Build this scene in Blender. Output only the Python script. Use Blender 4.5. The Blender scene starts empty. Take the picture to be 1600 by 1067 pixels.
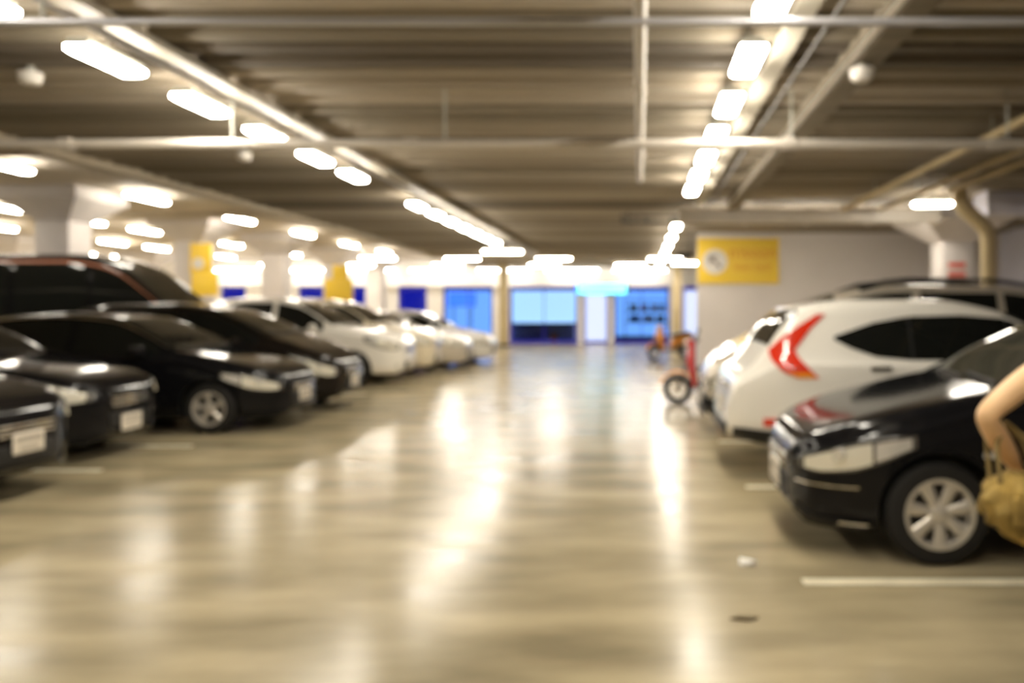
import bpy, bmesh, math, random
import numpy as np
from mathutils import Vector, Matrix

random.seed(7)
C = bpy.context.scene.collection
SC = bpy.context.scene
PI = math.pi

# ------------------------------------------------------------------ camera, world, exposure
F_PX = 1250.0
cam_d = bpy.data.cameras.new('camera')
cam = bpy.data.objects.new('camera', cam_d)
C.objects.link(cam)
cam.location = (0, 0, 1.5)
cam.rotation_euler = (PI / 2, 0, 0)
cam_d.sensor_fit = 'HORIZONTAL'
cam_d.sensor_width = 36
cam_d.lens = F_PX / 1600 * 36
cam_d.shift_x = -200 / 1600
cam_d.shift_y = -48.5 / 1600
cam_d.clip_start = 0.05
cam_d.clip_end = 200
cam_d.dof.use_dof = True            # the lens is focused close by: everything beyond is soft
cam_d.dof.focus_distance = 0.5
cam_d.dof.aperture_fstop = 5.2
SC.camera = cam

w = bpy.data.worlds.new('world')
SC.world = w
w.use_nodes = True
w.node_tree.nodes['Background'].inputs[0].default_value = (1.0, 0.93, 0.8, 1)
w.node_tree.nodes['Background'].inputs[1].default_value = 0.05

SC.view_settings.view_transform = 'Standard'
SC.view_settings.look = 'None'
SC.view_settings.gamma = 1
SC.view_settings.use_curve_mapping = False
SC.view_settings.exposure = 1.15
LAMP = 30.0                         # strength of the luminaires' diffusers
LAMP_COL = (1.0, 0.925, 0.79)
SC.cycles.max_bounces = 8
SC.cycles.diffuse_bounces = 4
SC.cycles.glossy_bounces = 4
SC.cycles.transmission_bounces = 4
SC.cycles.caustics_reflective = False
SC.cycles.caustics_refractive = False
SC.cycles.sample_clamp_indirect = 6
SC.cycles.use_denoising = True


# ------------------------------------------------------------------ materials
def nd(nt, t, **kw):
    n = nt.nodes.new(t)
    for k, v in kw.items():
        setattr(n, k, v)
    return n


def mat(name, col, rough=0.5, metal=0.0, coat=0.0, spec=0.5, noise=0.0, scale=8.0, bump=0.0, stretch=None,
        emit=None, strength=0.0, trans=0.0, ior=1.45, rough_var=0.0, coat_rough=0.03):
    m = bpy.data.materials.new(name)
    m.use_nodes = True
    nt = m.node_tree
    b = nt.nodes['Principled BSDF']
    b.inputs['Base Color'].default_value = (*col, 1)
    b.inputs['Roughness'].default_value = rough
    b.inputs['Metallic'].default_value = metal
    b.inputs['Coat Weight'].default_value = coat
    b.inputs['Coat Roughness'].default_value = coat_rough
    b.inputs['Specular IOR Level'].default_value = spec
    b.inputs['IOR'].default_value = ior
    if trans:
        b.inputs['Transmission Weight'].default_value = trans
    if emit:
        b.inputs['Emission Color'].default_value = (*emit, 1)
        b.inputs['Emission Strength'].default_value = strength
    if noise or bump or rough_var:
        tc = nd(nt, 'ShaderNodeTexCoord')
        mp = nd(nt, 'ShaderNodeMapping')
        if stretch:
            mp.inputs['Scale'].default_value = stretch
        nt.links.new(tc.outputs['Object'], mp.inputs['Vector'])
        nz = nd(nt, 'ShaderNodeTexNoise')
        nz.inputs['Scale'].default_value = scale
        nz.inputs['Detail'].default_value = 5
        nt.links.new(mp.outputs['Vector'], nz.inputs['Vector'])
        if noise:
            mr = nd(nt, 'ShaderNodeMapRange')
            mr.inputs['From Min'].default_value = 0.3
            mr.inputs['From Max'].default_value = 0.7
            mr.inputs['To Min'].default_value = 1 - noise
            mr.inputs['To Max'].default_value = 1 + noise
            nt.links.new(nz.outputs['Fac'], mr.inputs['Value'])
            mx = nd(nt, 'ShaderNodeMix', data_type='RGBA', blend_type='MULTIPLY')
            mx.inputs['Factor'].default_value = 1
            mx.inputs['A'].default_value = (*col, 1)
            nt.links.new(mr.outputs['Result'], mx.inputs['B'])
            nt.links.new(mx.outputs['Result'], b.inputs['Base Color'])
        if rough_var:
            mr = nd(nt, 'ShaderNodeMapRange')
            mr.inputs['From Min'].default_value = 0.3
            mr.inputs['From Max'].default_value = 0.7
            mr.inputs['To Min'].default_value = rough - rough_var
            mr.inputs['To Max'].default_value = rough + rough_var
            nt.links.new(nz.outputs['Fac'], mr.inputs['Value'])
            nt.links.new(mr.outputs['Result'], b.inputs['Roughness'])
        if bump:
            bp = nd(nt, 'ShaderNodeBump')
            bp.inputs['Strength'].default_value = bump
            bp.inputs['Distance'].default_value = 0.02
            nt.links.new(nz.outputs['Fac'], bp.inputs['Height'])
            nt.links.new(bp.outputs['Normal'], b.inputs['Normal'])
    return m


M = {}
M['floor'] = mat('polished_concrete', (0.36, 0.30, 0.188), rough=0.22, spec=0.29, noise=0.33, scale=1.6, bump=0.10, rough_var=0.045, stretch=(0.5, 1.5, 1))
M['joint'] = mat('joint_filler', (0.10, 0.08, 0.05), rough=0.8)
M['line'] = mat('line_paint', (0.80, 0.74, 0.56), rough=0.45, noise=0.12, scale=6)
M['deck'] = [mat('deck_concrete_%d' % i, c, rough=0.75, noise=0.16, scale=2.2, stretch=(0.25, 3.0, 1), bump=0.1)
             for i, c in enumerate([(0.33, 0.28, 0.215), (0.23, 0.195, 0.145), (0.43, 0.375, 0.30), (0.14, 0.116, 0.088)])]
M['deck_gap'] = mat('deck_gap', (0.07, 0.055, 0.04), rough=0.9)
M['slab'] = mat('white_soffit', (0.56, 0.50, 0.42), rough=0.7, noise=0.06, scale=1.5)
M['beam'] = mat('painted_beam', (0.50, 0.43, 0.32), rough=0.6, noise=0.08, scale=2)
M['wall_grey'] = mat('grey_wall', (0.74, 0.69, 0.66), rough=0.6, noise=0.04, scale=1.2)
M['wall_white'] = mat('white_wall', (0.82, 0.78, 0.72), rough=0.6, noise=0.03, scale=1.2)
M['wall_blue'] = mat('bluish_wall', (0.68, 0.68, 0.80), rough=0.6, noise=0.05, scale=1.2)
M['column'] = mat('column_paint', (0.60, 0.56, 0.54), rough=0.6, noise=0.06, scale=2)
M['tan'] = mat('tan_paint', (0.55, 0.44, 0.25), rough=0.55, noise=0.06, scale=2)
M['pipe'] = mat('painted_pipe', (0.62, 0.57, 0.50), rough=0.4, spec=0.5, noise=0.06, scale=4)
M['pipe_grey'] = mat('galvanised_pipe', (0.50, 0.50, 0.53), rough=0.35, metal=0.6)
M['tray'] = mat('white_tray', (0.52, 0.48, 0.40), rough=0.5)
M['tube'] = mat('white_tube', (0.9, 0.9, 0.9), rough=0.4, emit=(1.0, 0.96, 0.90), strength=17)
M['housing'] = mat('lamp_housing', (0.45, 0.45, 0.40), rough=0.5)
M['lamp'] = mat('lamp_diffuser', (0.9, 0.88, 0.8), rough=0.4, emit=LAMP_COL, strength=LAMP)
M['dark_metal'] = mat('dark_metal', (0.06, 0.055, 0.05), rough=0.45, metal=0.3)
M['yellow'] = mat('yellow_sign', (0.95, 0.66, 0.06), rough=0.45)
M['sign_white'] = mat('sign_white', (0.82, 0.78, 0.72), rough=0.45)
M['sign_grey'] = mat('sign_grey', (0.33, 0.29, 0.27), rough=0.5)
M['sign_text'] = mat('sign_orange', (0.74, 0.27, 0.01), rough=0.45)
M['red_paint'] = mat('red_mark', (0.65, 0.10, 0.07), rough=0.5)
# vehicles
M['black'] = mat('black_car_paint', (0.006, 0.006, 0.007), rough=0.10, coat=0.0, spec=0.28)
M['blackbrown'] = mat('dark_car_paint', (0.012, 0.009, 0.007), rough=0.10, coat=0.0, spec=0.28)
M['white'] = mat('white_car_paint', (0.86, 0.83, 0.76), rough=0.35, coat=1.0)
M['cream'] = mat('cream_car_paint', (0.70, 0.62, 0.46), rough=0.3, coat=1.0)
M['silver'] = mat('silver_car_paint', (0.66, 0.60, 0.50), rough=0.3, metal=0.35, coat=1.0)
M['glass'] = mat('tinted_glass', (0.008, 0.009, 0.008), rough=0.03, spec=0.35, ior=1.45)
M['glass_clear'] = mat('windscreen_glass', (0.035, 0.037, 0.03), rough=0.03, spec=0.6, ior=1.5)
M['rubber'] = mat('tyre_rubber', (0.012, 0.011, 0.010), rough=0.75, bump=0.1, scale=40)
M['alloy'] = mat('silver_wheel', (0.66, 0.62, 0.55), rough=0.32, metal=0.5)
M['chrome'] = mat('chrome', (0.80, 0.78, 0.74), rough=0.12, metal=1.0)
M['plastic'] = mat('black_plastic', (0.012, 0.012, 0.012), rough=0.5)
M['lens'] = mat('headlamp_lens', (0.90, 0.87, 0.74), rough=0.22, coat=1.0, metal=0.35)
M['bezel'] = mat('headlamp_bezel', (0.16, 0.155, 0.14), rough=0.25, metal=0.6, coat=1.0)
M['reflector'] = mat('headlamp_reflector', (0.92, 0.90, 0.84), rough=0.2, metal=0.6)
M['red_lens'] = mat('tail_lamp_red', (0.72, 0.035, 0.012), rough=0.12, coat=1.0)
M['amber_lens'] = mat('amber_lens', (0.90, 0.36, 0.03), rough=0.15, coat=1.0)
M['plate'] = mat('number_plate', (0.74, 0.68, 0.58), rough=0.45)
M['plate_dark'] = mat('plate_band', (0.42, 0.38, 0.32), rough=0.5)
M['rail_glint'] = mat('red_brown_glint', (0.40, 0.15, 0.08), rough=0.3, coat=0.6)  # painted reflection on the van's drip rail
M['orange'] = mat('orange_bodywork', (0.78, 0.30, 0.04), rough=0.3, coat=0.8)
M['red'] = mat('red_bodywork', (0.55, 0.02, 0.02), rough=0.25, coat=0.8)
# person
M['skin'] = mat('skin', (0.80, 0.52, 0.28), rough=0.5, noise=0.04, scale=20)
M['hair'] = mat('dark_hair', (0.02, 0.014, 0.01), rough=0.5, noise=0.3, scale=30, stretch=(1, 1, 0.1))
M['top'] = mat('black_cotton', (0.012, 0.011, 0.012), rough=0.85)
M['jeans'] = mat('dark_trousers', (0.016, 0.015, 0.018), rough=0.85)
M['khaki'] = mat('khaki_canvas', (0.34, 0.23, 0.06), rough=0.8, noise=0.6, scale=11, bump=0.6)
M['khaki_dark'] = mat('khaki_strap', (0.20, 0.14, 0.045), rough=0.8)
M['paper'] = mat('white_paper', (0.85, 0.83, 0.78), rough=0.8)
M['leaf'] = mat('dry_leaf', (0.10, 0.07, 0.03), rough=0.8)
# shop
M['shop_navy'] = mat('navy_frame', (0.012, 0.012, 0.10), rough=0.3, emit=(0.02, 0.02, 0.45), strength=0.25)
M['shop_glass'] = mat('shop_glass', (0.95, 0.97, 1.0), rough=0.0, trans=1.0, ior=1.05, spec=0.3)
M['shop_inside'] = mat('shop_interior', (0.40, 0.48, 0.66), rough=0.6)
M['glow_blue'] = mat('interior_glow_blue', (0.2, 0.4, 0.8), rough=0.3, emit=(0.16, 0.40, 0.95), strength=0.50)  # this and the next three imitate the glow of the lit shop interior
M['glow_pale'] = mat('interior_glow_pale_blue', (0.5, 0.7, 0.9), rough=0.3, emit=(0.42, 0.70, 1.0), strength=0.50)
M['glow_deep'] = mat('interior_glow_deep_blue', (0.02, 0.06, 0.4), rough=0.3, emit=(0.012, 0.016, 0.42), strength=0.3)
M['glow_white'] = mat('interior_glow_white', (0.8, 0.85, 0.95), rough=0.3, emit=(0.75, 0.80, 1.0), strength=0.50)
M['sign_cyan'] = mat('cyan_lightbox', (0.2, 0.8, 0.9), rough=0.3, emit=(0.16, 0.85, 1.0), strength=1.04)
M['sign_blue'] = mat('blue_lightbox', (0.05, 0.1, 0.8), rough=0.3, emit=(0.03, 0.12, 1.0), strength=1.04)
M['pink'] = mat('pink_panel', (0.75, 0.35, 0.30), rough=0.5)
M['counter'] = mat('blue_counter', (0.03, 0.12, 0.45), rough=0.4)


# ------------------------------------------------------------------ mesh helpers
class MB:
    def __init__(s):
        s.v = []
        s.f = []

    def add(s, verts, faces):
        o = len(s.v)
        s.v.extend([tuple(map(float, p)) for p in verts])
        s.f.extend([tuple(i + o for i in f) for f in faces])
        return s

    def box(s, c, d, bev=0.0, rz=0.0):
        x, y, z = d[0] / 2, d[1] / 2, d[2] / 2
        if bev <= 0:
            vs = [(sx * x, sy * y, sz * z) for sx in (-1, 1) for sy in (-1, 1) for sz in (-1, 1)]
            fs = [(0, 1, 3, 2), (4, 6, 7, 5), (0, 4, 5, 1), (2, 3, 7, 6), (0, 2, 6, 4), (1, 5, 7, 3)]
        else:
            bm = bmesh.new()
            bmesh.ops.create_cube(bm, size=1)
            bmesh.ops.scale(bm, vec=d, verts=bm.verts)
            bmesh.ops.bevel(bm, geom=bm.edges[:], offset=bev, segments=2, affect='EDGES', profile=0.6)
            bm.verts.index_update()
            vs = [tuple(v.co) for v in bm.verts]
            fs = [tuple(v.index for v in f.verts) for f in bm.faces]
            bm.free()
        cz, sz_ = math.cos(rz), math.sin(rz)
        vs = [(c[0] + a * cz - b * sz_, c[1] + a * sz_ + b * cz, c[2] + q) for a, b, q in vs]
        return s.add(vs, fs)

    def tube(s, pts, r, n=10, cap=True):
        pts = [Vector(p) for p in pts]
        rs = r if isinstance(r, (list, tuple)) else [r] * len(pts)
        rings = []
        up = None
        for i, p in enumerate(pts):
            t = (pts[min(i + 1, len(pts) - 1)] - pts[max(i - 1, 0)]).normalized()
            if up is None:
                up = Vector((0, 0, 1)) if abs(t.z) < 0.9 else Vector((1, 0, 0))
            a = t.cross(up).normalized()
            up = a.cross(t).normalized()
            rings.append([p + (a * math.cos(2 * PI * k / n) + up * math.sin(2 * PI * k / n)) * rs[i] for k in range(n)])
        vs = [q for ring in rings for q in ring]
        fs = []
        for i in range(len(pts) - 1):
            for k in range(n):
                fs.append((i * n + k, i * n + (k + 1) % n, (i + 1) * n + (k + 1) % n, (i + 1) * n + k))
        if cap:
            fs.append(tuple(range(n - 1, -1, -1)))
            fs.append(tuple((len(pts) - 1) * n + k for k in range(n)))
        return s.add(vs, fs)

    def lathe(s, prof, n=32, axis='y', c=(0, 0, 0)):
        """prof: closed loop or open list of (r, h); h along the axis."""
        vs = []
        for r, h in prof:
            for k in range(n):
                a = 2 * PI * k / n
                if axis == 'y':
                    vs.append((c[0] + r * math.cos(a), c[1] + h, c[2] + r * math.sin(a)))
                else:
                    vs.append((c[0] + r * math.cos(a), c[1] + r * math.sin(a), c[2] + h))
        fs = []
        for i in range(len(prof) - 1):
            for k in range(n):
                q = (i * n + k, (i + 1) * n + k, (i + 1) * n + (k + 1) % n, i * n + (k + 1) % n)
                fs.append(q)
        return s.add(vs, fs)

    def prism(s, poly, y0, y1, axis='y'):
        """poly of (a, b) extruded along an axis: y -> (a, y, b); z -> (a, b, z); x -> (x, a, b)"""
        n = len(poly)
        P = {'y': lambda a, b, h: (a, h, b), 'z': lambda a, b, h: (a, b, h), 'x': lambda a, b, h: (h, a, b)}[axis]
        vs = [P(a, b, y0) for a, b in poly] + [P(a, b, y1) for a, b in poly]
        fs = [tuple(range(n)), tuple(range(2 * n - 1, n - 1, -1))]
        for k in range(n):
            fs.append((k, n + k, n + (k + 1) % n, (k + 1) % n))
        return s.add(vs, fs)

    def loft(s, rings):
        """rings: list of equal-length point loops, capped"""
        n = len(rings[0])
        vs = [p for r in rings for p in r]
        fs = []
        for i in range(len(rings) - 1):
            for k in range(n):
                fs.append((i * n + k, i * n + (k + 1) % n, (i + 1) * n + (k + 1) % n, (i + 1) * n + k))
        fs.append(tuple(range(n - 1, -1, -1)))
        fs.append(tuple((len(rings) - 1) * n + k for k in range(n)))
        return s.add(vs, fs)

    def mesh(s, name, m, angle=35, fix=True):
        me = bpy.data.meshes.new(name)
        me.from_pydata(s.v, [], s.f)
        if fix:
            bm = bmesh.new()
            bm.from_mesh(me)
            bmesh.ops.recalc_face_normals(bm, faces=bm.faces)
            bm.to_mesh(me)
            bm.free()
        me.materials.append(m)
        smooth(me, angle)
        return me

    def build(s, name, m, parent=None, angle=35, fix=True):
        return link(name, s.mesh(name, m, angle, fix), parent)


def smooth(me, angle=35):
    me.polygons.foreach_set('use_smooth', [True] * len(me.polygons))
    me.set_sharp_from_angle(angle=math.radians(angle))
    me.update()


def link(name, data, parent=None):
    o = bpy.data.objects.new(name, data)
    C.objects.link(o)
    if parent:
        o.parent = parent
    return o


def tag(o, label=None, cat=None, group=None, kind=None):
    if label:
        o['label'] = label
    if cat:
        o['category'] = cat
    if group:
        o['group'] = group
    if kind:
        o['kind'] = kind
    return o


def empty(name, loc, rz=0, label=None, cat=None, group=None):
    o = bpy.data.objects.new(name, None)
    C.objects.link(o)
    o.location = loc
    o.rotation_euler = (0, 0, rz)
    return tag(o, label, cat, group)


def copy_tree(o, parent=None):
    c = o.copy()
    C.objects.link(c)
    if parent:
        c.parent = parent
    for ch in list(o.children):
        copy_tree(ch, c)
    return c


def struct(name, mb, m, parent=None, label=None):
    o = mb.build(name, m, parent)
    if not parent:
        tag(o, label, None, None, 'structure')
    return o


ORD = ['first', 'second', 'third', 'fourth', 'fifth', 'sixth', 'seventh', 'eighth', 'ninth', 'tenth', 'eleventh', 'twelfth',
       'thirteenth', 'fourteenth', 'fifteenth', 'sixteenth', 'seventeenth', 'eighteenth', 'nineteenth', 'twentieth',
       'twenty-first', 'twenty-second', 'twenty-third', 'twenty-fourth', 'twenty-fifth', 'twenty-sixth', 'twenty-seventh']

# ------------------------------------------------------------------ the setting
ZD = 3.42      # underside of the plank deck
ZS = 3.86      # underside of the pale slab on the left
XL, XR, Y0, Y1 = -30.0, 9.0, -6.0, 36.0
XE = -7.1      # edge between plank deck and pale slab

fl = struct('floor', MB().box(((XL + XR) / 2, (Y0 + 40) / 2, -0.11), (XR - XL, 40 - Y0, 0.2)), M['joint'], None, 'polished beige concrete floor of the car park')
ys = [Y0, 1.6, 10.72, 19.8, 28.9, 40]
for i in range(5):
    for xa, xb in ((XL, -12.0), (-12.0, XR)):
        g = 0.006
        MB().box(((xa + xb) / 2, (ys[i] + ys[i + 1]) / 2, -0.01), (xb - xa - g, ys[i + 1] - ys[i] - g * 2, 0.02)).build('floor_slab', M['floor'], fl)
for xa, xb, y in ((0.90, 5.6, 4.42), (-9.4, -5.05, 7.50), (-9.4, -4.95, 8.84), (0.9, 5.6, 6.80), (-9.4, -4.9, 10.15), (-9.4, -4.9, 12.3),
                  (-9.4, -4.9, 14.3), (-9.4, -4.9, 16.5), (0.9, 5.6, 9.15), (0.9, 5.6, 11.6)):
    MB().box(((xa + xb) / 2, y, 0.001), (xb - xa, 0.09, 0.004)).build('stall_line', M['line'], fl)

ce = struct('ceiling', MB().box(((XE + XR) / 2, (Y0 + 40) / 2, ZD + 0.33), (XR - XE, 40 - Y0, 0.2)), M['deck_gap'], None, 'plank deck ceiling of the car park')
y = Y0
k = 0
proto = {}
pat = [0, 1, 0, 2, 1, 3, 0, 2, 1, 0, 3, 2, 0, 1]
while y + 0.62 <= Y1 + 0.3:
    wd = 0.62
    ci = pat[k % len(pat)]
    if ci not in proto:
        # plank with a shallow rib along each edge
        poly = [(0.035, 0.16), (0.035, 0.03), (0.06, 0.0), (0.20, 0.0), (0.25, 0.07), (0.38, 0.07), (0.43, 0.0), (wd - 0.06, 0.0), (wd - 0.035, 0.03), (wd - 0.035, 0.16)]
        b = MB()
        n = len(poly)
        b.v = [(XE - 0.05, a, h) for a, h in poly] + [(XR, a, h) for a, h in poly]
        b.f = [tuple(range(n)), tuple(range(2 * n - 1, n - 1, -1))] + [(q, n + q, n + (q + 1) % n, (q + 1) % n) for q in range(n)]
        proto[ci] = b.mesh('ceiling_plank', M['deck'][ci], 20)
    o = link('ceiling_plank', proto[ci], ce)
    o.location = (0, y, ZD + random.choice((0, 0, 0.012, 0.03)))
    y += wd
    k += 1
struct('ceiling_left', MB().box(((XL + XE) / 2, (Y0 + Y1) / 2, ZS + 0.2), (XE - XL, Y1 - Y0, 0.4)), M['slab'], None, 'flat pale ceiling slab over the far left bays')
# longitudinal and cross beams
struct('trim_1', MB().box((1.62, (Y0 + 13.9) / 2, 3.36), (0.18, 13.9 - Y0, 0.22)), M['deck'][1], None, 'shallow beam along the ceiling right of the lamp row')
struct('trim_2', MB().box(((XE + XR) / 2, 26.8, ZD - 0.06), (XR - XE, 0.5, 0.20)), M['beam'], None, 'cross beam near the far end of the ceiling')
struct('trim_3', MB().box((-7.03, (Y0 + Y1) / 2, 3.615), (0.16, Y1 - Y0, 0.57), 0.01), M['beam'], None, 'long edge beam between the plank deck and the pale slab')
for yy in (9.4, 17.2, 25.0):
    struct('trim_4', MB().box(((XL + XE) / 2, yy + 2.0, ZS - 0.04), (XE - XL - 0.2, 0.35, 0.2)), M['beam'], None, 'shallow cross beam under the pale slab, %s from the camera' % ORD[int((yy - 9.4) / 7.8)])

struct('wall_left', MB().box((XL - 0.1, (Y0 + Y1) / 2, 1.9), (0.2, Y1 - Y0, 4.0)), M['wall_white'], None, 'far left wall of the car park')
struct('wall_right', MB().box((XR + 0.1, (Y0 + Y1) / 2, 1.9), (0.2, Y1 - Y0, 4.0)), M['wall_blue'], None, 'bluish grey wall on the right')
struct('wall_back', MB().box(((XL + XR) / 2, Y0 - 0.1, 1.9), (XR - XL, 0.2, 4.0)), M['wall_grey'], None, 'wall behind the camera')
struct('wall_front', MB().box(((1.44 + XR) / 2, 20.15, 1.83), (XR - 1.44, 0.3, 3.64)), M['wall_grey'], None, 'plain grey wall behind the right row of cars')
struct('baseboard_front', MB().box(((1.44 + XR) / 2, 19.985, 0.06), (XR - 1.44, 0.03, 0.12), 0.005), M['dark_metal'], None, 'dark skirting at the foot of the grey wall')


# columns on the left line: shaft with a tapered capital
def capital_column(x, y, cap, shaft, ztop, label, hcap=0.62, m=None):
    m = m or M['column']
    root = empty('column', (x, y, 0))
    root['label'] = label
    root['kind'] = 'structure'
    MB().box((0, 0, (ztop - hcap) / 2 + 0.01), (shaft, shaft, ztop - hcap - 0.02), 0.02).build('shaft', m, root)
    a, b, c = cap / 2, shaft / 2, shaft / 2
    rings = []
    for h, r in ((ztop - hcap, b), (ztop - 0.22, a), (ztop - 0.002, a)):
        rings.append([(-r, -r, h), (r, -r, h), (r, r, h), (-r, r, h)])
    MB().loft(rings).build('capital', m, root)
    MB().box((0, 0, 0.42), (shaft + 0.02, shaft + 0.02, 0.8), 0.01).build('guard', M['tan'], root)
    return root


COLY = (15.76, 20.4, 25.0, 29.8, 34.4)
COLX = -11.35
for i, yy in enumerate(COLY):
    capital_column(COLX, yy, 1.56, 0.66, ZS, '%s capital column from the camera along the left line' % ORD[i])
for i, yy in enumerate((18.5, 25.5, 32.5)):
    capital_column(-20.0, yy, 1.56, 0.66, ZS, '%s column of the far left line behind the van' % ORD[i])
capital_column(6.0, 15.4, 1.7, 0.60, ZD, 'pink grey column with red marks behind the silver roof rail', 0.62, M['column'])
rc = [o for o in C.objects if o.name.startswith('column')][-1]
for h in (2.36, 2.18):
    MB().box((-0.02, -0.303, h), (0.32, 0.012, 0.09)).build('red_mark', M['red_paint'], rc)
for x, yy, wd, lab in ((-5.62, 33.0, 0.36, 'slim tan post before the blue shop window'), (1.52, 33.0, 0.36, 'slim tan post beside the end of the grey wall')):
    root = empty('column', (x, yy, 0))
    root['label'] = lab
    root['kind'] = 'structure'
    MB().box((0, 0, 1.71), (wd, wd, 3.42), 0.02).build('shaft', M['tan'], root)
    MB().box((0, 0, 0.06), (wd + 0.1, wd + 0.1, 0.1), 0.01).build('plinth', M['dark_metal'], root)

# ------------------------------------------------------------------ shop front at the far end
def pxX(px, y):
    return (px - 1000) * y / F_PX


YS = 36.0
struct('wall_far', MB().box(((XL + XR) / 2, YS + 0.15, 3.255), (XR - XL, 0.3, 1.23)), M['wall_white'], None, 'bright white bulkhead above the shop windows')
struct('trim_5', MB().box(((XL + XR) / 2, YS - 0.1, 2.62), (XR - XL, 0.3, 0.06)), M['wall_white'], None, 'white ledge under the bright bulkhead')
struct('wall_shop', MB().box(((XL + XR) / 2, 40.05, 1.9), (XR - XL, 0.1, 4.0)), M['shop_inside'], None, 'back wall inside the shop')
struct('ceiling_shop', MB().box(((XL + XR) / 2, 38.1, 2.72), (XR - XL, 3.7, 0.1)), M['shop_inside'], None, 'low ceiling inside the shop')
piers = [(300, 345), (384, 466), (512, 548), (572, 622), (667, 692), (770, 796), (903, 911), (951, 959), (1046, 1066), (1096, 1130)]
n = 1
for a, b in piers:
    xa, xb = pxX(a, YS), pxX(b, YS)
    struct('wall_pier', MB().box(((xa + xb) / 2, YS + 0.15, 1.295), (xb - xa, 0.3, 2.63)), M['wall_white'], None, '%s white pier of the shop front from the left' % ORD[n - 1])
    n += 1
struct('wall_far_left', MB().box(((XL + pxX(300, YS)) / 2, YS + 0.15, 1.295), (pxX(300, YS) - XL, 0.3, 2.63)), M['wall_white'], None, 'white end wall far left of the shop front')
struct('wall_far_right', MB().box(((XR + pxX(1130, YS)) / 2, YS + 0.15, 1.295), (XR - pxX(1130, YS), 0.3, 2.63)), M['wall_white'], None, 'end wall hidden behind the grey wall')
for i in range(len(piers) - 1):
    xa, xb = pxX(piers[i][1], YS) + 0.02, pxX(piers[i + 1][0], YS) - 0.02
    fr = empty('window_%d' % (i + 1), ((xa + xb) / 2, YS + 0.15, 0))
    fr['kind'] = 'structure'
    fr['label'] = '%s shop window from the left at the far end' % ORD[i]
    wd = xb - xa
    b = MB()
    b.box((0, 0, 2.50), (wd, 0.14, 0.22), 0.01)
    b.box((0, 0, 0.07), (wd, 0.14, 0.12), 0.01)
    for sx in (-1, 1):
        b.box((sx * (wd / 2 - 0.04), 0, 1.25), (0.08, 0.14, 2.3), 0.01)
    b.build('window_frame', M['shop_navy'], fr)
    nm = max(1, round(wd / 1.3))
    pw = (wd - 0.16) / nm
    for q in range(nm):
        MB().box((-wd / 2 + 0.08 + pw * (q + 0.5), 0.02, 1.26), (pw - 0.03, 0.012, 2.26)).build('pane', M['shop_glass'], fr)
        if q:
            MB().box((-wd / 2 + 0.08 + pw * q, 0.0, 1.26), (0.035, 0.06, 2.26)).build('mullion', M['shop_navy'], fr)


def lightbox(name, label, cat, px0, px1, z0, z1, y, m, d=0.1, frame=True):  # makes the shop screen and the glow sheets of the interior
    xa, xb = pxX(px0, y), pxX(px1, y)
    root = empty(name, ((xa + xb) / 2, y, z0), 0, label, cat)
    wd, h = xb - xa, z1 - z0
    MB().box((0, d / 2 + 0.012, h / 2), (wd + 0.06, d, h + 0.06), 0.008).build('case', M['dark_metal'], root)
    MB().box((0, 0.004, h / 2), (wd, 0.016, h)).build('screen', m, root)
    if z0 > 0.045:
        for sx in (-1, 1):
            MB().box((sx * wd * .35, d / 2 + .012, -z0 / 2 - .005), (.05, .05, z0)).build('support_post', M['dark_metal'], root)
    return root


YB = 37.6  # added glow sheets imitate the lit shop interior; only shop_screen is a screen
lightbox('interior_glow', 'navy glow sheet imitating the shop interior above the van windscreen', 'glow sheet', 340, 392, 0.02, 2.5, YB, M['glow_deep'])
lightbox('interior_glow', 'navy glow sheet imitating the shop interior left of the smaller yellow sign', 'glow sheet', 455, 516, 0.02, 2.5, YB, M['glow_deep'])
lightbox('interior_glow', 'narrow navy glow sheet imitating the shop interior between the smaller yellow sign and a column', 'glow sheet', 544, 576, 0.02, 2.5, YB, M['glow_deep'])
lightbox('interior_glow', 'navy glow sheet imitating the shop interior left of the narrow white pier', 'glow sheet', 620, 672, 0.02, 2.5, YB, M['glow_deep'])
lightbox('interior_glow', 'mid blue glow sheet imitating the lit interior behind the glowing blue screen', 'glow sheet', 692, 778, 0.02, 2.5, YB + 0.3, M['glow_blue'])
lightbox('shop_screen', 'bright blue glowing screen right of the narrow white pier', 'screen', 702, 742, 1.72, 2.28, YB - 0.3, M['sign_blue'])
lightbox('interior_glow', 'wide pale blue glow sheet imitating the lit interior behind the middle shop window', 'glow sheet', 794, 908, 0.9, 2.5, YB, M['glow_pale'])
lightbox('interior_glow', 'pale white glow sheet imitating the lit interior low in the middle shop window', 'glow sheet', 794, 908, 0.05, 0.62, YB - 0.22, M['glow_white'])
lightbox('interior_glow', 'tall white glow sheet imitating the bright interior in the shop entrance under the cyan sign', 'glow sheet', 913, 948, 0.02, 2.5, YB, M['glow_white'])
lightbox('interior_glow', 'mid blue glow sheet imitating the lit interior behind the dark display shelf', 'glow sheet', 955, 1050, 0.3, 2.5, YB + 0.4, M['glow_blue'])
lightbox('interior_glow', 'pale glow sheet imitating the lit interior in the last shop window before the grey wall', 'glow sheet', 1064, 1098, 0.3, 2.5, YB + 0.4, M['glow_white'])
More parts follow.
